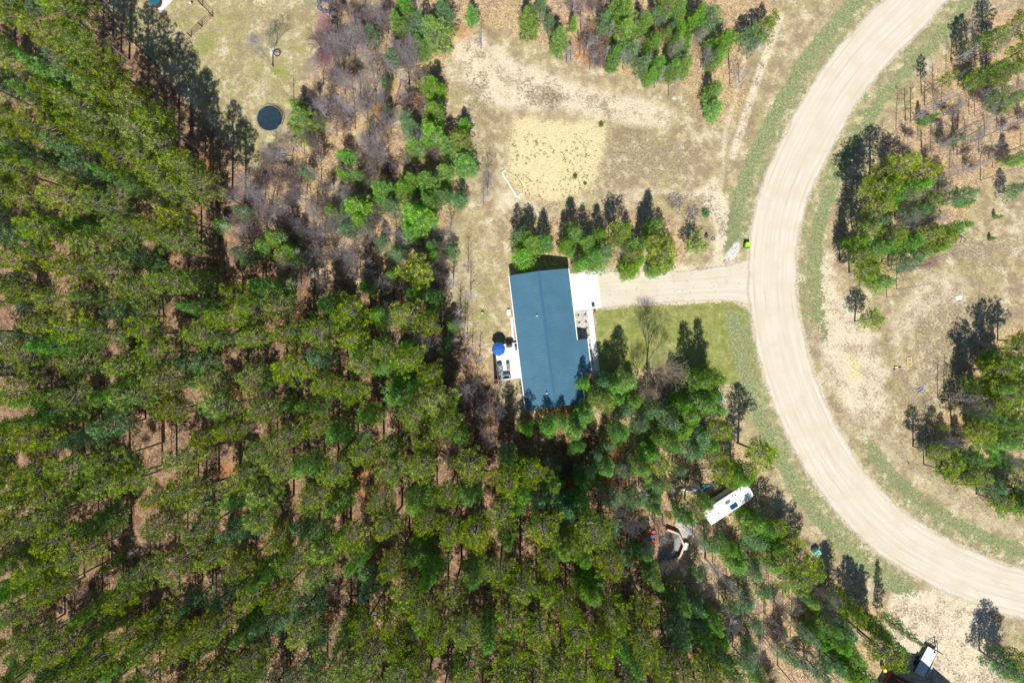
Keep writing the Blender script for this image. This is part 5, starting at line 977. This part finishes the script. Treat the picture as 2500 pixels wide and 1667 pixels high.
# ------------------------------------------------------------------ roadside boxes
def utility(px, py, w_, d_, h, rz, mtl, name, label, z=None):
    x, y = W(px, py, h); root = empty(name, (x, y, 0), rz, label, 'utility box')
    b_ = MB(); b_.box(-w_ / 2, w_ / 2, -d_ / 2, d_ / 2, .08, h * .86, .03); b_.build('cabinet', mtl, root)
    b_ = MB(); b_.box(-w_ / 2 - .03, w_ / 2 + .03, -d_ / 2 - .03, d_ / 2 + .03, h * .862, h, .05); b_.build('lid', mtl, root)
    b_ = MB(); b_.box(-w_ / 2 - .12, w_ / 2 + .12, -d_ / 2 - .12, d_ / 2 + .12, 0, .078); b_.build('pad', M_CONC if 'teal' in label else M_DARK, root)
    b_ = MB(); b_.box(-.04, .04, -d_ / 2 - .045, -d_ / 2 - .003, h * .45, h * .6); b_.build('latch', M_DARK, root)
utility(1828, 596.5, .72, .55, .95, R_(-3), mat('lime_paint', (.38, .80, .06, 1), .5, var=.05), 'utility_box', 'lime green utility box at the edge of the gravel road')
utility(1997, 1350, .85, .75, 1.0, R_(38), mat('mint_paint', (.22, .60, .58, 1), .5, var=.05), 'transformer_box', 'pale teal transformer box on the dry verge, lower right')
x, y = W(1724, 576); s_ = empty('well_cap', (x, y, 0), 0, 'dark green well pipe in the grass near the driveway pines', 'pipe')
b_ = MB(); b_.lathe([(.12, 0), (.12, .45), (.17, .45), (.17, .58), (0, .6)], 14); b_.build('pipe', mat('dark_green_paint', (.02, .10, .07, 1), .5), s_); b_ = MB(); b_.lathe([(.18, .0), (.3, .0), (.3, .03), (.18, .03)], 14); b_.build('collar', M_DARK, s_)
x, y = W(1741, 582); s_ = empty('valve_cover', (x, y, 0), 0, 'small grey valve cover flush in the grass right of the green pipe', 'cover')
b_ = MB(); b_.lathe([(0, .04), (.18, .04), (.2, 0)], 16); b_.build('lid', mat('grey_lid', (.25, .25, .29, 1), .6), s_); b_ = MB(); b_.lathe([(.2, .0), (.2, .05), (.26, .05), (.27, 0)], 16); b_.build('ring', M_DARK, s_)
# brush heap
def brush(px, py, n, R0, label, mtls, seed):
    random.seed(seed); x, y = W(px, py); root = empty('brush_heap', (x, y, 0), 0, label, 'brush heap')
    for gi, mtl in enumerate(mtls):
        b_ = MB()
        for k in range(n):
            a = rnd(0, 6.28); r = R0 * math.sqrt(random.random()) * .8; c_ = Vector((r * math.cos(a), r * math.sin(a), rnd(.05, .5))); d_ = Vector((rnd(-1, 1), rnd(-1, 1), rnd(-.15, .5))).normalized() * rnd(.3, 1.1); b_.tube([c_ - d_ * .5, c_ + d_ * .5], [rnd(.015, .04), .008], 4)
        b_.build('branches', mtl, root)
brush(1648, 492, 60, 1.3, 'heap of cut grey-green brush above the driveway pines', [M_TWIG, M_BARK], 1)
brush(1690, 520, 45, 1.1, 'dark tangle of brush just above the small round pine', [M_BARK, M_TWIG], 2)
brush(1660, 515, 30, 1.5, 'loose brown sticks between the two brush heaps', [M_TWIGB], 3)
# things on the open ground right of the road
x, y = W(2219, 883); s_ = empty('wooden_pallet', (x, y, 0), R_(3), 'yellow wooden pallet lying on the bare ground right of the road', 'pallet'); MP = mat('yellow_pine_boards', (.80, .66, .28, 1), .8, var=.08)
for k in range(5): b_ = MB(); q = -.34 + k * .155; b_.box(q, q + (.09 if k in (0, 4) else .05), -.6, .6, .10, .122); b_.build('slat', MP, s_)
for k in range(3): b_ = MB(); q = -.6 + k * .555; b_.box(-.35, .37, q, q + .09, .123, .14); b_.box(-.35, .37, q, q + .09, .0, .099); b_.build('crossbar', MP, s_)
x, y = W(2187, 897); s_ = empty('wood_offcut', (x, y, 0), .1, 'piece of yellow lumber with a dark branch left of the pallet', 'lumber')
b_ = MB(); b_.box(-.22, .25, -.12, .12, .1, .16); b_.build('board', MP, s_); b_ = MB(); b_.tube([(-.4, -.25, .08), (0, -.16, .1), (.4, .0, .12), (.75, 0, .1)], .05, 5); b_.tube([(-.35, .2, .08), (.1, .16, .1)], .035, 5); b_.build('branch', M_DARK, s_)
x, y = W(2248, 949); s_ = empty('tarp_scrap', (x, y, 0), .5, 'crumpled blue-grey tarp scrap below the pallet', 'tarp')
b_ = MB(); vs = []; random.seed(9)
for i in range(7):
    for j in range(4): vs.append((-.6 + i * .2 + rnd(-.05, .05), -.2 + j * .13 + rnd(-.05, .05), rnd(.02, .16)))
b_.add(vs, [(i * 4 + j, (i + 1) * 4 + j, (i + 1) * 4 + j + 1, i * 4 + j + 1) for i in range(6) for j in range(3)]); b_.build('sheet', mat('blue_grey_sheet', (.24, .32, .48, 1), .5, var=.3, scale=3), s_); b_ = MB(); b_.tube([(-.6, -.25, .05), (.1, -.1, .1), (.4, .0, .05)], .05, 5); b_.build('stick', M_DARK, s_)
x, y = W(2340, 727); s_ = empty('white_sheet', (x, y, 0), R_(18), 'small white rectangular lid lying on sand at the right', 'lid')
b_ = MB(); b_.box(-.42, .42, -.3, .3, 0.02, .08, .02); b_.build('lid', mat('white_plastic', (.8, .8, .84, 1), .4, var=.03), s_); b_ = MB(); b_.box(-.3, .3, -.04, .0, .081, .1); b_.box(-.2, .24, .12, .15, .081, .1); b_.build('ridge', M_GALV, s_)
fallen([(2330, 588), (2341, 580), (2350, 584), (2344, 598)], .1, 'small twisted root stump right of the pine clump', M_BARK, 6, 12)
fallen([(2187, 666), (2205, 663), (2230, 658), (2255, 655), (2275, 648)], .12, 'dark trunk leaning out of the pine clump towards the reddish twigs', M_BARK, 12, 14)
fallen([(2365, 1012), (2390, 1024), (2425, 1035), (2450, 1048)], .14, 'dark forked trunk leaning inside the right edge pine clump', M_BARK, 12, 15)
fallen([(2215, 1125), (2214, 1133), (2220, 1136)], .05, 'short dark stick on the grass below the right pine clump', M_BARK, 1, 16)

# ------------------------------------------------------------------ camper, kayaks and the fire circle
x, y = W(1780, 1230, 3.0); ca = empty('travel_camper', (x, y, 0), R_(33.3), 'white travel camper parked under the pines beside the road', 'camper')
L2, W2 = 3.65, 1.15; z0_, z1_ = .55, 2.95
outl = [(-L2, -W2), (L2 - .55, -W2), (L2 - .12, -W2 + .3), (L2, -.3), (L2, .3), (L2 - .12, W2 - .3), (L2 - .55, W2), (-L2, W2)]
b_ = MB(); b_.prism(outl, z0_, z1_ - .08, inset=.12, ztop=z1_); b_.build('body', mat('white_fibreglass', (.80, .81, .83, 1), .3, var=.02), ca)
b_ = MB(); b_.prism([(p[0] * .985, p[1] * .95) for p in outl], z1_ + .002, z1_ + .03); b_.build('roof', mat('white_roof_membrane', (.82, .82, .82, 1), .6, var=.03, scale=1), ca)
b_ = MB(); b_.tube([(-L2 + .3, W2 + .1, z1_ - .2), (L2 - 1.0, W2 + .1, z1_ - .2)], .10, 8); b_.box(-L2 + .3, L2 - 1.0, W2 + .005, W2 + .06, z1_ - .28, z1_ - .1); b_.build('awning', M_DARK, ca)
b_ = MB(); b_.box(-.15, .95, -.92, -.28, z1_ + .06, z1_ + .09); b_.build('solar_panel', mat('solar_cells', (.01, .06, .20, 1), .15, var=.15, scale=6), ca)
b_ = MB(); b_.box(-.42, .36, .12, .48, z1_ + .032, z1_ + .22, .12); b_.build('roof_vent', mat('grey_blue_plastic', (.10, .20, .28, 1), .5), ca)
for q in ((1.4, .55), (1.55, -.5), (-1.9, -.3), (1.0, .7)): b_ = MB(); b_.lathe([(.09, z1_ + .03), (.08, z1_ + .12), (0, z1_ + .13)], 10, *q); b_.build('vent_cap', M_DARK, ca)
for xw in (-.45, .45):
    for s_ in (-1, 1): b_ = MB(); b_.tube([(xw, s_ * (W2 - .18), .36), (xw, s_ * (W2 + .02), .36)], .36, 20); w_ = b_.build('wheel', M_DARK, ca)
for xw, ww in ((-2.4, 1.0), (1.9, .9)):
    for s_ in (-1, 1): b_ = MB(); b_.box(xw - ww / 2, xw + ww / 2, min(s_ * (W2 + .002), s_ * (W2 + .03)), max(s_ * (W2 + .002), s_ * (W2 + .03)), 1.5, 2.1); b_.build('window', M_GLASS, ca)
b_ = MB(); b_.box(.55, 1.2, W2 + .002, W2 + .035, .7, 2.4); b_.build('door', M_TRIM, ca)
b_ = MB(); b_.tube([(L2 - .1, -.5, .5), (L2 + .95, 0, .45)], .05, 6); b_.tube([(L2 - .1, .5, .5), (L2 + .95, 0, .45)], .05, 6); b_.tube([(L2 + .95, 0, .0), (L2 + .95, 0, .7)], .04, 6); b_.build('hitch', M_DARK, ca)
b_ = MB(); b_.add([(L2 - .05, -.85, 1.9), (L2 - .05, .85, 1.9), (L2 - .35, .8, 2.6), (L2 - .35, -.8, 2.6)], [(0, 1, 2, 3)]); b_ = MB(); b_.box(L2 + .003, L2 + .03, -.25, .25, 1.6, 2.2); b_.build('window', M_GLASS, ca)
def kayak(px, py, L, rz, mtl, label, z=.0):
    x, y = W(px, py); root = empty('kayak', (x, y, z), rz, label, 'kayak', 'kayaks left of the camper'); n = 14; sec = 8; vs = []
    for i in range(n + 1):
        t_ = i / n; w_ = .36 * math.sin(math.pi * (.03 + .94 * t_)) ** .7
        for k in range(sec): a = 6.283 * k / sec; vs.append((L * (t_ - .5), w_ * math.cos(a), .18 + .17 * math.sin(a) * (1 if math.sin(a) < 0 else .8) + .06 * abs(2 * t_ - 1) ** 3))
    b_ = MB(); b_.add(vs, [(i * sec + k, i * sec + (k + 1) % sec, (i + 1) * sec + (k + 1) % sec, (i + 1) * sec + k) for i in range(n) for k in range(sec)] + [tuple(range(sec))[::-1], tuple(range(n * sec, n * sec + sec))]); b_.build('hull', mtl, root, True)
    b_ = MB(); b_.lathe([(0, .315), (.26, .318), (.27, .345), (.24, .35)], 16); b_.v = [(v[0] * 1.8, v[1] * .85, v[2]) for v in b_.v]; b_.build('cockpit', M_DARK, root)
MTK = mat('turquoise_plastic', (.01, .42, .52, 1), .35, var=.1)
kayak(1681, 1194, 2.3, R_(-2), mat('white_plastic_hull', (.7, .72, .7, 1), .4), 'white kayak lying left of the turquoise ones under the pines')
kayak(1707, 1193, 1.9, R_(45), MTK, 'turquoise kayak pointing down to the left, nearest the white kayak'); kayak(1719, 1189, 1.6, R_(22), MTK, 'turquoise kayak lying flatter to the right, nearest the camper', .02)
poly_slab('gravel_pad', [(1657, 1248), (1672, 1238), (1700, 1262), (1704, 1275), (1692, 1300), (1676, 1320), (1667, 1326), (1655, 1299), (1648, 1280), (1654, 1262)], 0, .03, mat('grey_gravel', (.50, .46, .44, 1), .95, var=.15, scale=4, bump=.5), 'grey gravel pad between the camper and the fire circle', 'gravel', 'structure')
poly_slab('paved_crescent', [(1626, 1291), (1642, 1297), (1653, 1303), (1664, 1330), (1656, 1352), (1635, 1364), (1612, 1360), (1603, 1346), (1612, 1340), (1628, 1345), (1641, 1336), (1646, 1320), (1638, 1308), (1624, 1300)], 0, .06, mat('shade_toned_concrete', (.30, .29, .29, 1), .85, var=.15, scale=2), 'concrete crescent with shade-darkened colour along the low wall around the fire ring', 'patio', 'structure')  # concrete lying in shadow: the shade is put into its dark grey
s_ = empty('fire_ring', (*W(1621, 1321), .06), 0, 'round stone fire ring in the middle of the paved circle', 'fire ring')
for k in range(14):
    a = 6.283 * k / 14; b_ = MB(); b_.box(-.13, .13, -.1, .1, 0, .3, .03); b_.v = [((v[0]) * math.cos(a + 1.57) - (v[1] + .0) * math.sin(a + 1.57) + .62 * math.cos(a), v[0] * math.sin(a + 1.57) + v[1] * math.cos(a + 1.57) + .62 * math.sin(a), v[2]) for v in b_.v]; b_.build('stone', mat('tan_stone', (.42, .37, .33, 1), .9, var=.25), s_)
M_TAN = mat('tan_capstone', (.68, .52, .42, 1), .85, var=.1)
s_ = empty('retaining_wall', (*W(1654, 1300), 0), 0, 'low curved wall with a tan capstone right of the fire circle', 'wall'); ox, oy = s_.location.x, s_.location.y
wl = [(1626, 1289), (1643, 1295), (1654, 1300), (1661, 1315), (1667, 1329), (1662, 1342), (1657, 1355), (1647, 1360), (1633, 1366)]
def wall_run(pl, wd, z0q, z1q, name, mtl, root):
    for i in range(len(pl) - 1):
        a = W(*pl[i]); c = W(*pl[i + 1]); L = math.hypot(c[0] - a[0], c[1] - a[1]); ux, uy = (c[0] - a[0]) / L, (c[1] - a[1]) / L; g_ = .004
        p = [(a[0] + ux * g_ + uy * wd, a[1] + uy * g_ - ux * wd), (c[0] - ux * g_ + uy * wd, c[1] - uy * g_ - ux * wd), (c[0] - ux * g_ - uy * wd, c[1] - uy * g_ + ux * wd), (a[0] + ux * g_ - uy * wd, a[1] + uy * g_ + ux * wd)]
        b_ = MB(); b_.prism([(q[0] - ox, q[1] - oy) for q in p], z0q, z1q + .002 * (i % 2)); b_.build(name, mtl, root)
wall_run(wl, .10, 0, .75, 'block', mat('wall_block', (.3, .25, .22, 1), .9, var=.2), s_); wall_run(wl, .13, .757, .84, 'capstone', M_TAN, s_)
s_ = empty('timber_edging', (*W(1617, 1270), 0), 0, 'dark timber edging above the fire circle', 'edging'); ox, oy = s_.location.x, s_.location.y
wall_run([(1616.5, 1254), (1617.5, 1280), (1626, 1288)], .08, 0, .3, 'timber', M_DARK, s_)
def chair(px, py, rz, mtl, label):
    x, y = W(px, py); r_ = empty('lounge_chair', (x, y, .06), rz, label, 'chair', 'lounge chairs at the fire circle')
    b_ = MB(); b_.box(-.28, .28, -.28, .28, .34, .40, .03); b_.build('seat', mtl, r_)
    b_ = MB(); b_.add([(-.28, -.28, .4), (.28, -.28, .4), (.28, -.5, .95), (-.28, -.5, .95), (-.28, -.33, .4), (.28, -.33, .4), (.28, -.55, .95), (-.28, -.55, .95)], [(0, 1, 2, 3), (7, 6, 5, 4), (0, 4, 5, 1), (2, 6, 7, 3), (1, 5, 6, 2), (3, 7, 4, 0)]); b_.build('backrest', mtl, r_)
    for q in (-1, 1): b_ = MB(); b_.box(q * .34 - .05, q * .34 + .05, -.3, .3, .56, .6); b_.build('armrest', mtl, r_)
    for q in (-1, 1):
        for p in (-.25, .25): b_ = MB(); b_.box(q * .32 - .03, q * .32 + .03, p - .03, p + .03, 0, .557); b_.build('leg', mtl, r_)
MRP = mat('red_plastic', (.55, .03, .06, 1), .45); MBP = mat('navy_plastic', (.03, .10, .22, 1), .45)
chair(1596, 1298, R_(-70), MRP, 'upper red lounge chair left of the fire ring'); chair(1592.5, 1309, R_(-90), MBP, 'blue lounge chair between the two red ones'); chair(1593.5, 1320, R_(-100), MRP, 'lower red lounge chair left of the fire ring')
x, y = W(1675, 1334, .8); s_ = empty('storage_chest', (x, y, 0), R_(-15), 'white-lidded storage chest right of the low wall', 'chest')
b_ = MB(); b_.box(-.28, .28, -.5, .5, .05, .68, .03); b_.build('box', mat('blue_white_plastic', (.55, .62, .75, 1), .5), s_); b_ = MB(); b_.box(-.31, .31, -.53, .53, .684, .78, .05); b_.build('lid', M_TRIM, s_)
for q in (-1, 1): b_ = MB(); b_.tube([(-.15, q * .52, .45), (0, q * .58, .45), (.15, q * .52, .45)], .02, 5); b_.build('handle', M_DARK, s_)
x, y = W(1750, 967); s_ = empty('small_trailer', (x, y, 0), R_(28), 'blue-grey small trailer half hidden under the pines below the lawn', 'trailer')
b_ = MB(); b_.box(-.6, .6, -1.0, .9, .45, .55); b_.build('bed', mat('blue_grey_paint', (.18, .25, .40, 1), .5), s_)
for q in (-1, 1): b_ = MB(); b_.box(q * .63 - .025, q * .63 + .025, -1.3, 1.1, .45, .8); b_.build('side_rail', M_TRIM, s_)
for q in (-1, 1): b_ = MB(); b_.tube([(q * .68, 0, .3), (q * .8, 0, .3)], .3, 16); b_.build('wheel', M_DARK, s_)
b_ = MB(); b_.tube([(0, 1.1, .48), (0, 2.1, .45)], .04, 6); b_.build('hitch', M_DARK, s_)

# ------------------------------------------------------------------ lower right corner: trailer, car, bin, neighbour house
x, y = W(2262, 1613, .65); tr = empty('flatbed_trailer', (x, y, 0), R_(-28), 'long flatbed trailer with pale grey plank deck in the sandy lot', 'trailer')
MPL = mat('bleached_planks', (.66, .68, .72, 1), .8, var=.12, scale=1.5)
for k in range(9): b_ = MB(); q = -.80 + k * .178; b_.box(q, q + .170, -2.25, 1.95, .60, .645); b_.build('plank', MPL, tr)
b_ = MB(); b_.box(-.85, .85, -2.3, -2.255, .5, .68); b_.box(-.85, .85, 1.955, 2.0, .5, .68); b_.box(-.86, -.81, -2.25, 1.95, .45, .66); b_.box(.81, .86, -2.25, 1.95, .45, .66); b_.build('frame', M_DARK, tr)
for q in (-1, 1):
    b_ = MB(); b_.box(q * 1.02 - .14, q * 1.02 + .14, -1.3, .15, .72, .76, .05); b_.build('fender', M_GALV if q > 0 else M_DARK, tr)
    for p in (-.98, -.2): b_ = MB(); b_.tube([(q * .92, p, .34), (q * 1.12, p, .34)], .33, 20); b_.build('wheel', M_DARK, tr)
b_ = MB(); b_.tube([(-.8, 2.0, .55), (0, 3.3, .5)], .05, 6); b_.tube([(.8, 2.0, .55), (0, 3.3, .5)], .05, 6); b_.tube([(0, 3.1, .1), (0, 3.1, .9)], .04, 6); b_.build('tongue', M_DARK, tr)
b_ = MB(); b_.tube([(-.85, 2.05, .6), (-.85, 2.05, 1.7), (.85, 2.05, 1.7), (.85, 2.05, .6)], .035, 6)
for k in range(5): b_.tube([(-.6 + k * .3, 2.05, .65), (-.6 + k * .3, 2.05, 1.68)], .02, 5)
b_.tube([(-.82, 2.05, 1.2), (.82, 2.05, 1.2)], .02, 5); b_.build('front_gate', M_DARK, tr)
b_ = MB(); b_.box(.3, .5, 1.55, 1.75, .648, .8, .03); b_.build('toolbox', M_DARK, tr)
x, y = W(2284, 1657, .5); s_ = empty('metal_ramp', (x, y, 0), R_(0), 'narrow grey steel ramp lying on the shaded lot below the trailer', 'ramp')
b_ = MB(); b_.box(-.14, -.10, -.9, 1.0, .05, .15); b_.box(.10, .14, -.9, 1.0, .05, .15); b_.build('side_rail', M_GALV, s_); b_ = MB()
for k in range(9): b_.box(-.098, .098, -.85 + k * .21, -.77 + k * .21, .08, .13)
b_.build('treads', M_GALV, s_)
x, y = W(2161.5, 1634, 1.0); s_ = empty('trash_bin', (x, y, 0), R_(-5), 'bright yellow wheeled trash bin in the corner of the house shade', 'trash bin')
MY = mat('bright_yellow_plastic', (.80, .66, .01, 1), .45, var=.04)
b_ = MB(); b_.prism([(-.2, -.25), (.2, -.25), (.22, .25), (-.22, .25)], .08, .95); b_.build('bin_body', MY, s_); b_ = MB(); b_.prism([(-.25, -.33), (-.15, -.4), (.15, -.4), (.25, -.33), (.25, .28), (-.25, .28)], .954, .99, inset=.06, ztop=1.04); b_.build('lid', MY, s_)
for q in (-1, 1): b_ = MB(); b_.tube([(q * .2, .3, .12), (q * .26, .3, .12)], .12, 12); b_.build('wheel', M_DARK, s_)
b_ = MB(); b_.tube([(-.2, .3, .98), (.2, .3, .98)], .02, 6); b_.build('handle', M_DARK, s_)
# dark red car, its rear corner inside the picture
x, y = W(2206, 1676, 1.2); car = empty('parked_car', (x, y, 0), R_(-29), 'dark red car parked in the shade at the lower right edge', 'car')
MC_ = mat('dark_red_car_paint', (.22, .018, .016, 1), .3, var=.08)
def ring(xq, hw_, zl, zh, tuck): return [(xq, -hw_, zl), (xq, hw_, zl), (xq, hw_, (zl + zh) / 2), (xq, hw_ * tuck, zh), (xq, -hw_ * tuck, zh), (xq, -hw_, (zl + zh) / 2)]
def loft(mb, rs):
    vs = [v for r in rs for v in r]; n = len(rs[0]); mb.add(vs, [(i * n + k, i * n + (k + 1) % n, (i + 1) * n + (k + 1) % n, (i + 1) * n + k) for i in range(len(rs) - 1) for k in range(n)] + [tuple(range(n))[::-1], tuple(range((len(rs) - 1) * n, len(rs) * n))])
b_ = MB(); loft(b_, [ring(-2.3, .80, .45, .85, .9), ring(-2.15, .90, .35, 1.0, .93), ring(-1.0, .93, .32, 1.02, .95), ring(1.0, .93, .32, 1.0, .95), ring(2.1, .88, .35, .92, .93), ring(2.35, .74, .45, .8, .9)]); b_.build('body', MC_, car)
b_ = MB(); loft(b_, [[(-2.1, -.78, 1.005), (-2.1, .78, 1.005), (-1.75, .62, 1.5), (-1.75, -.62, 1.5)], [(.95, -.78, 1.005), (.95, .78, 1.005), (.2, .62, 1.5), (.2, -.62, 1.5)]]); b_.build('cabin', M_GLASS, car)
b_ = MB(); b_.prism([(-1.8, -.62), (.22, -.62), (.22, .62), (-1.8, .62)], 1.503, 1.53, inset=.05, ztop=1.56); b_.build('roof', MC_, car)
b_ = MB(); b_.box(-.9, -.2, -.38, .38, 1.562, 1.575); b_.build('sunroof', M_GLASS, car)
for q in (-1, 1): b_ = MB(); b_.tube([(-1.6, q * .55, 1.6), (0, q * .55, 1.6)], .025, 6); b_.build('roof_rail', M_GALV, car)
for xw in (-1.4, 1.4):
    for q in (-1, 1): b_ = MB(); b_.tube([(xw, q * .74, .34), (xw, q * .95, .34)], .34, 22); b_.build('wheel', M_DARK, car)
for q in (-1, 1): b_ = MB(); b_.box(-2.33, -2.18, q * .62 - .14, q * .62 + .14, .8, .95); b_.build('tail_light', mat('red_lens', (.5, .02, .02, 1), .2), car)
for q in (-1, 1): b_ = MB(); b_.box(2.15, 2.33, q * .6 - .15, q * .6 + .15, .66, .8); b_.build('headlight', M_GALV, car)
for q in (-1, 1): b_ = MB(); b_.box(.75, .9, q * .98 - .09, q * .98 + .09, .95, 1.08, .03); b_.build('mirror', MC_, car)
# neighbour house just below the frame: casts the big shade over the lot
nh = empty('neighbour_house', (*W(2225, 1692), 0), 0, 'tall neighbour house just below the frame whose shade covers the lot', 'house')
ox, oy = nh.location.x, nh.location.y
def nx2(px): return W(px, 1692)[0] - ox
prof = [(nx2(2128), 0), (nx2(2330), 0), (nx2(2330), 1.6), (nx2(2240), 8.3), (nx2(2181), 9.1), (nx2(2134), 1.8)]
b_ = MB(); n = len(prof); yq0, yq1 = -12, -.35
b_.add([(p[0] * .985, yq1, p[1] * .985) for p in prof] + [(p[0] * .985, yq0, p[1] * .985) for p in prof], [tuple(range(n))[::-1], tuple(range(n, 2 * n))] + [(k, (k + 1) % n, n + (k + 1) % n, n + k) for k in range(n)]); b_.build('wall', mat('tan_siding', (.4, .33, .26, 1), .8), nh)
b_ = MB()
rp_ = prof[2:] 
for i in range(len(rp_) - 1):
    a, c = rp_[i], rp_[i + 1]; b_.add([(a[0], .0, a[1]), (c[0], .0, c[1]), (c[0], yq0 - .3, c[1]), (a[0], yq0 - .3, a[1]), (a[0], .0, a[1] + .12), (c[0], .0, c[1] + .12), (c[0], yq0 - .3, c[1] + .12), (a[0], yq0 - .3, a[1] + .12)], [(0, 1, 2, 3), (7, 6, 5, 4), (0, 4, 5, 1), (1, 5, 6, 2), (2, 6, 7, 3), (3, 7, 4, 0)])
b_.build('roof', mat('grey_shingles', (.12, .11, .11, 1), .95, var=.3), nh)
for q in (nx2(2190), nx2(2228)): b_ = MB(); b_.box(q - .5, q + .5, -.345, -.3, 1.2, 2.6); f = b_.build('window', M_TRIM, nh); b_ = MB(); b_.box(q - .42, q + .42, -.298, -.28, 1.28, 2.52); b_.build('pane', M_GLASS, f)
for (kind, i) in [(k, j) for k in PROTO for j in range(len(PROTO[k])) if (k, j) not in first_use]:
    r_ = PROTO[kind][i][0]
    for c in list(r_.children): bpy.data.objects.remove(c)
    bpy.data.objects.remove(r_)

# past three hundred red pines: the smallest crowns of the dense forest become one mass
reds = [(o.scale[0], o) for _, _, o in named if o.name.startswith('red_pine')]
extra = sorted([e for e in reds if e[1].get('group') == G_FOREST], key=lambda e: e[0])[:max(0, len(reds) - 300)]
if extra:
    gone = set(o.name for _, o in extra); VS, FS, MS, TS, nv = [], [], [], [], 0
    for _, o in extra:
        M4 = Matrix.LocRotScale(o.location, o.rotation_euler, o.scale); A4 = np.array(M4)
        for c in list(o.children):
            me = c.data; n_ = len(me.vertices); co = np.empty(n_ * 3, np.float32); me.vertices.foreach_get('co', co); co = co.reshape(-1, 3) @ A4[:3, :3].T.astype(np.float32) + A4[:3, 3].astype(np.float32)
            me.calc_loop_triangles(); tr_ = np.empty(len(me.loop_triangles) * 3, np.int32); me.loop_triangles.foreach_get('vertices', tr_)
            ti = np.full(n_, 0.5, np.float32)
            if 'tint' in me.attributes: me.attributes['tint'].data.foreach_get('value', ti)
            VS.append(co); FS.append(tr_.reshape(-1, 3) + nv); MS.append(np.full(len(tr_) // 3, 0 if me.materials[0] == M_RED else 1, np.int32)); TS.append(ti); nv += n_
            bpy.data.objects.remove(c)
    named = [e for e in named if e[2].name not in gone]
    for _, o in extra: bpy.data.objects.remove(o)
    o = np_mesh('distant_red_pines', np.concatenate(VS), np.concatenate(FS), M_RED); o.data.materials.append(M_BARK); o.name = 'forest_infill'
    o.data.polygons.foreach_set('material_index', np.concatenate(MS)); a = o.data.attributes.new('tint', 'FLOAT', 'POINT'); a.data.foreach_set('value', np.concatenate(TS))
    tag(o, 'smallest pines filling in between the others of the dense forest', 'forest', kind='stuff')
by_lab = {}
for lab, H, o in named: by_lab.setdefault(lab, []).append((H, o))
for lab, l in by_lab.items():
    if len(l) > 1:
        l.sort(key=lambda e: e[0])
        for n_, (H, o) in enumerate(l): o['label'] = lab + (', shorter one' if n_ == 0 else ', taller one' if n_ == len(l) - 1 else ', middle one')
print('KINDS', {k: sum(1 for _, _, o in named if o.name.startswith(v)) for k, v in NM.items()}, FOREST_N)
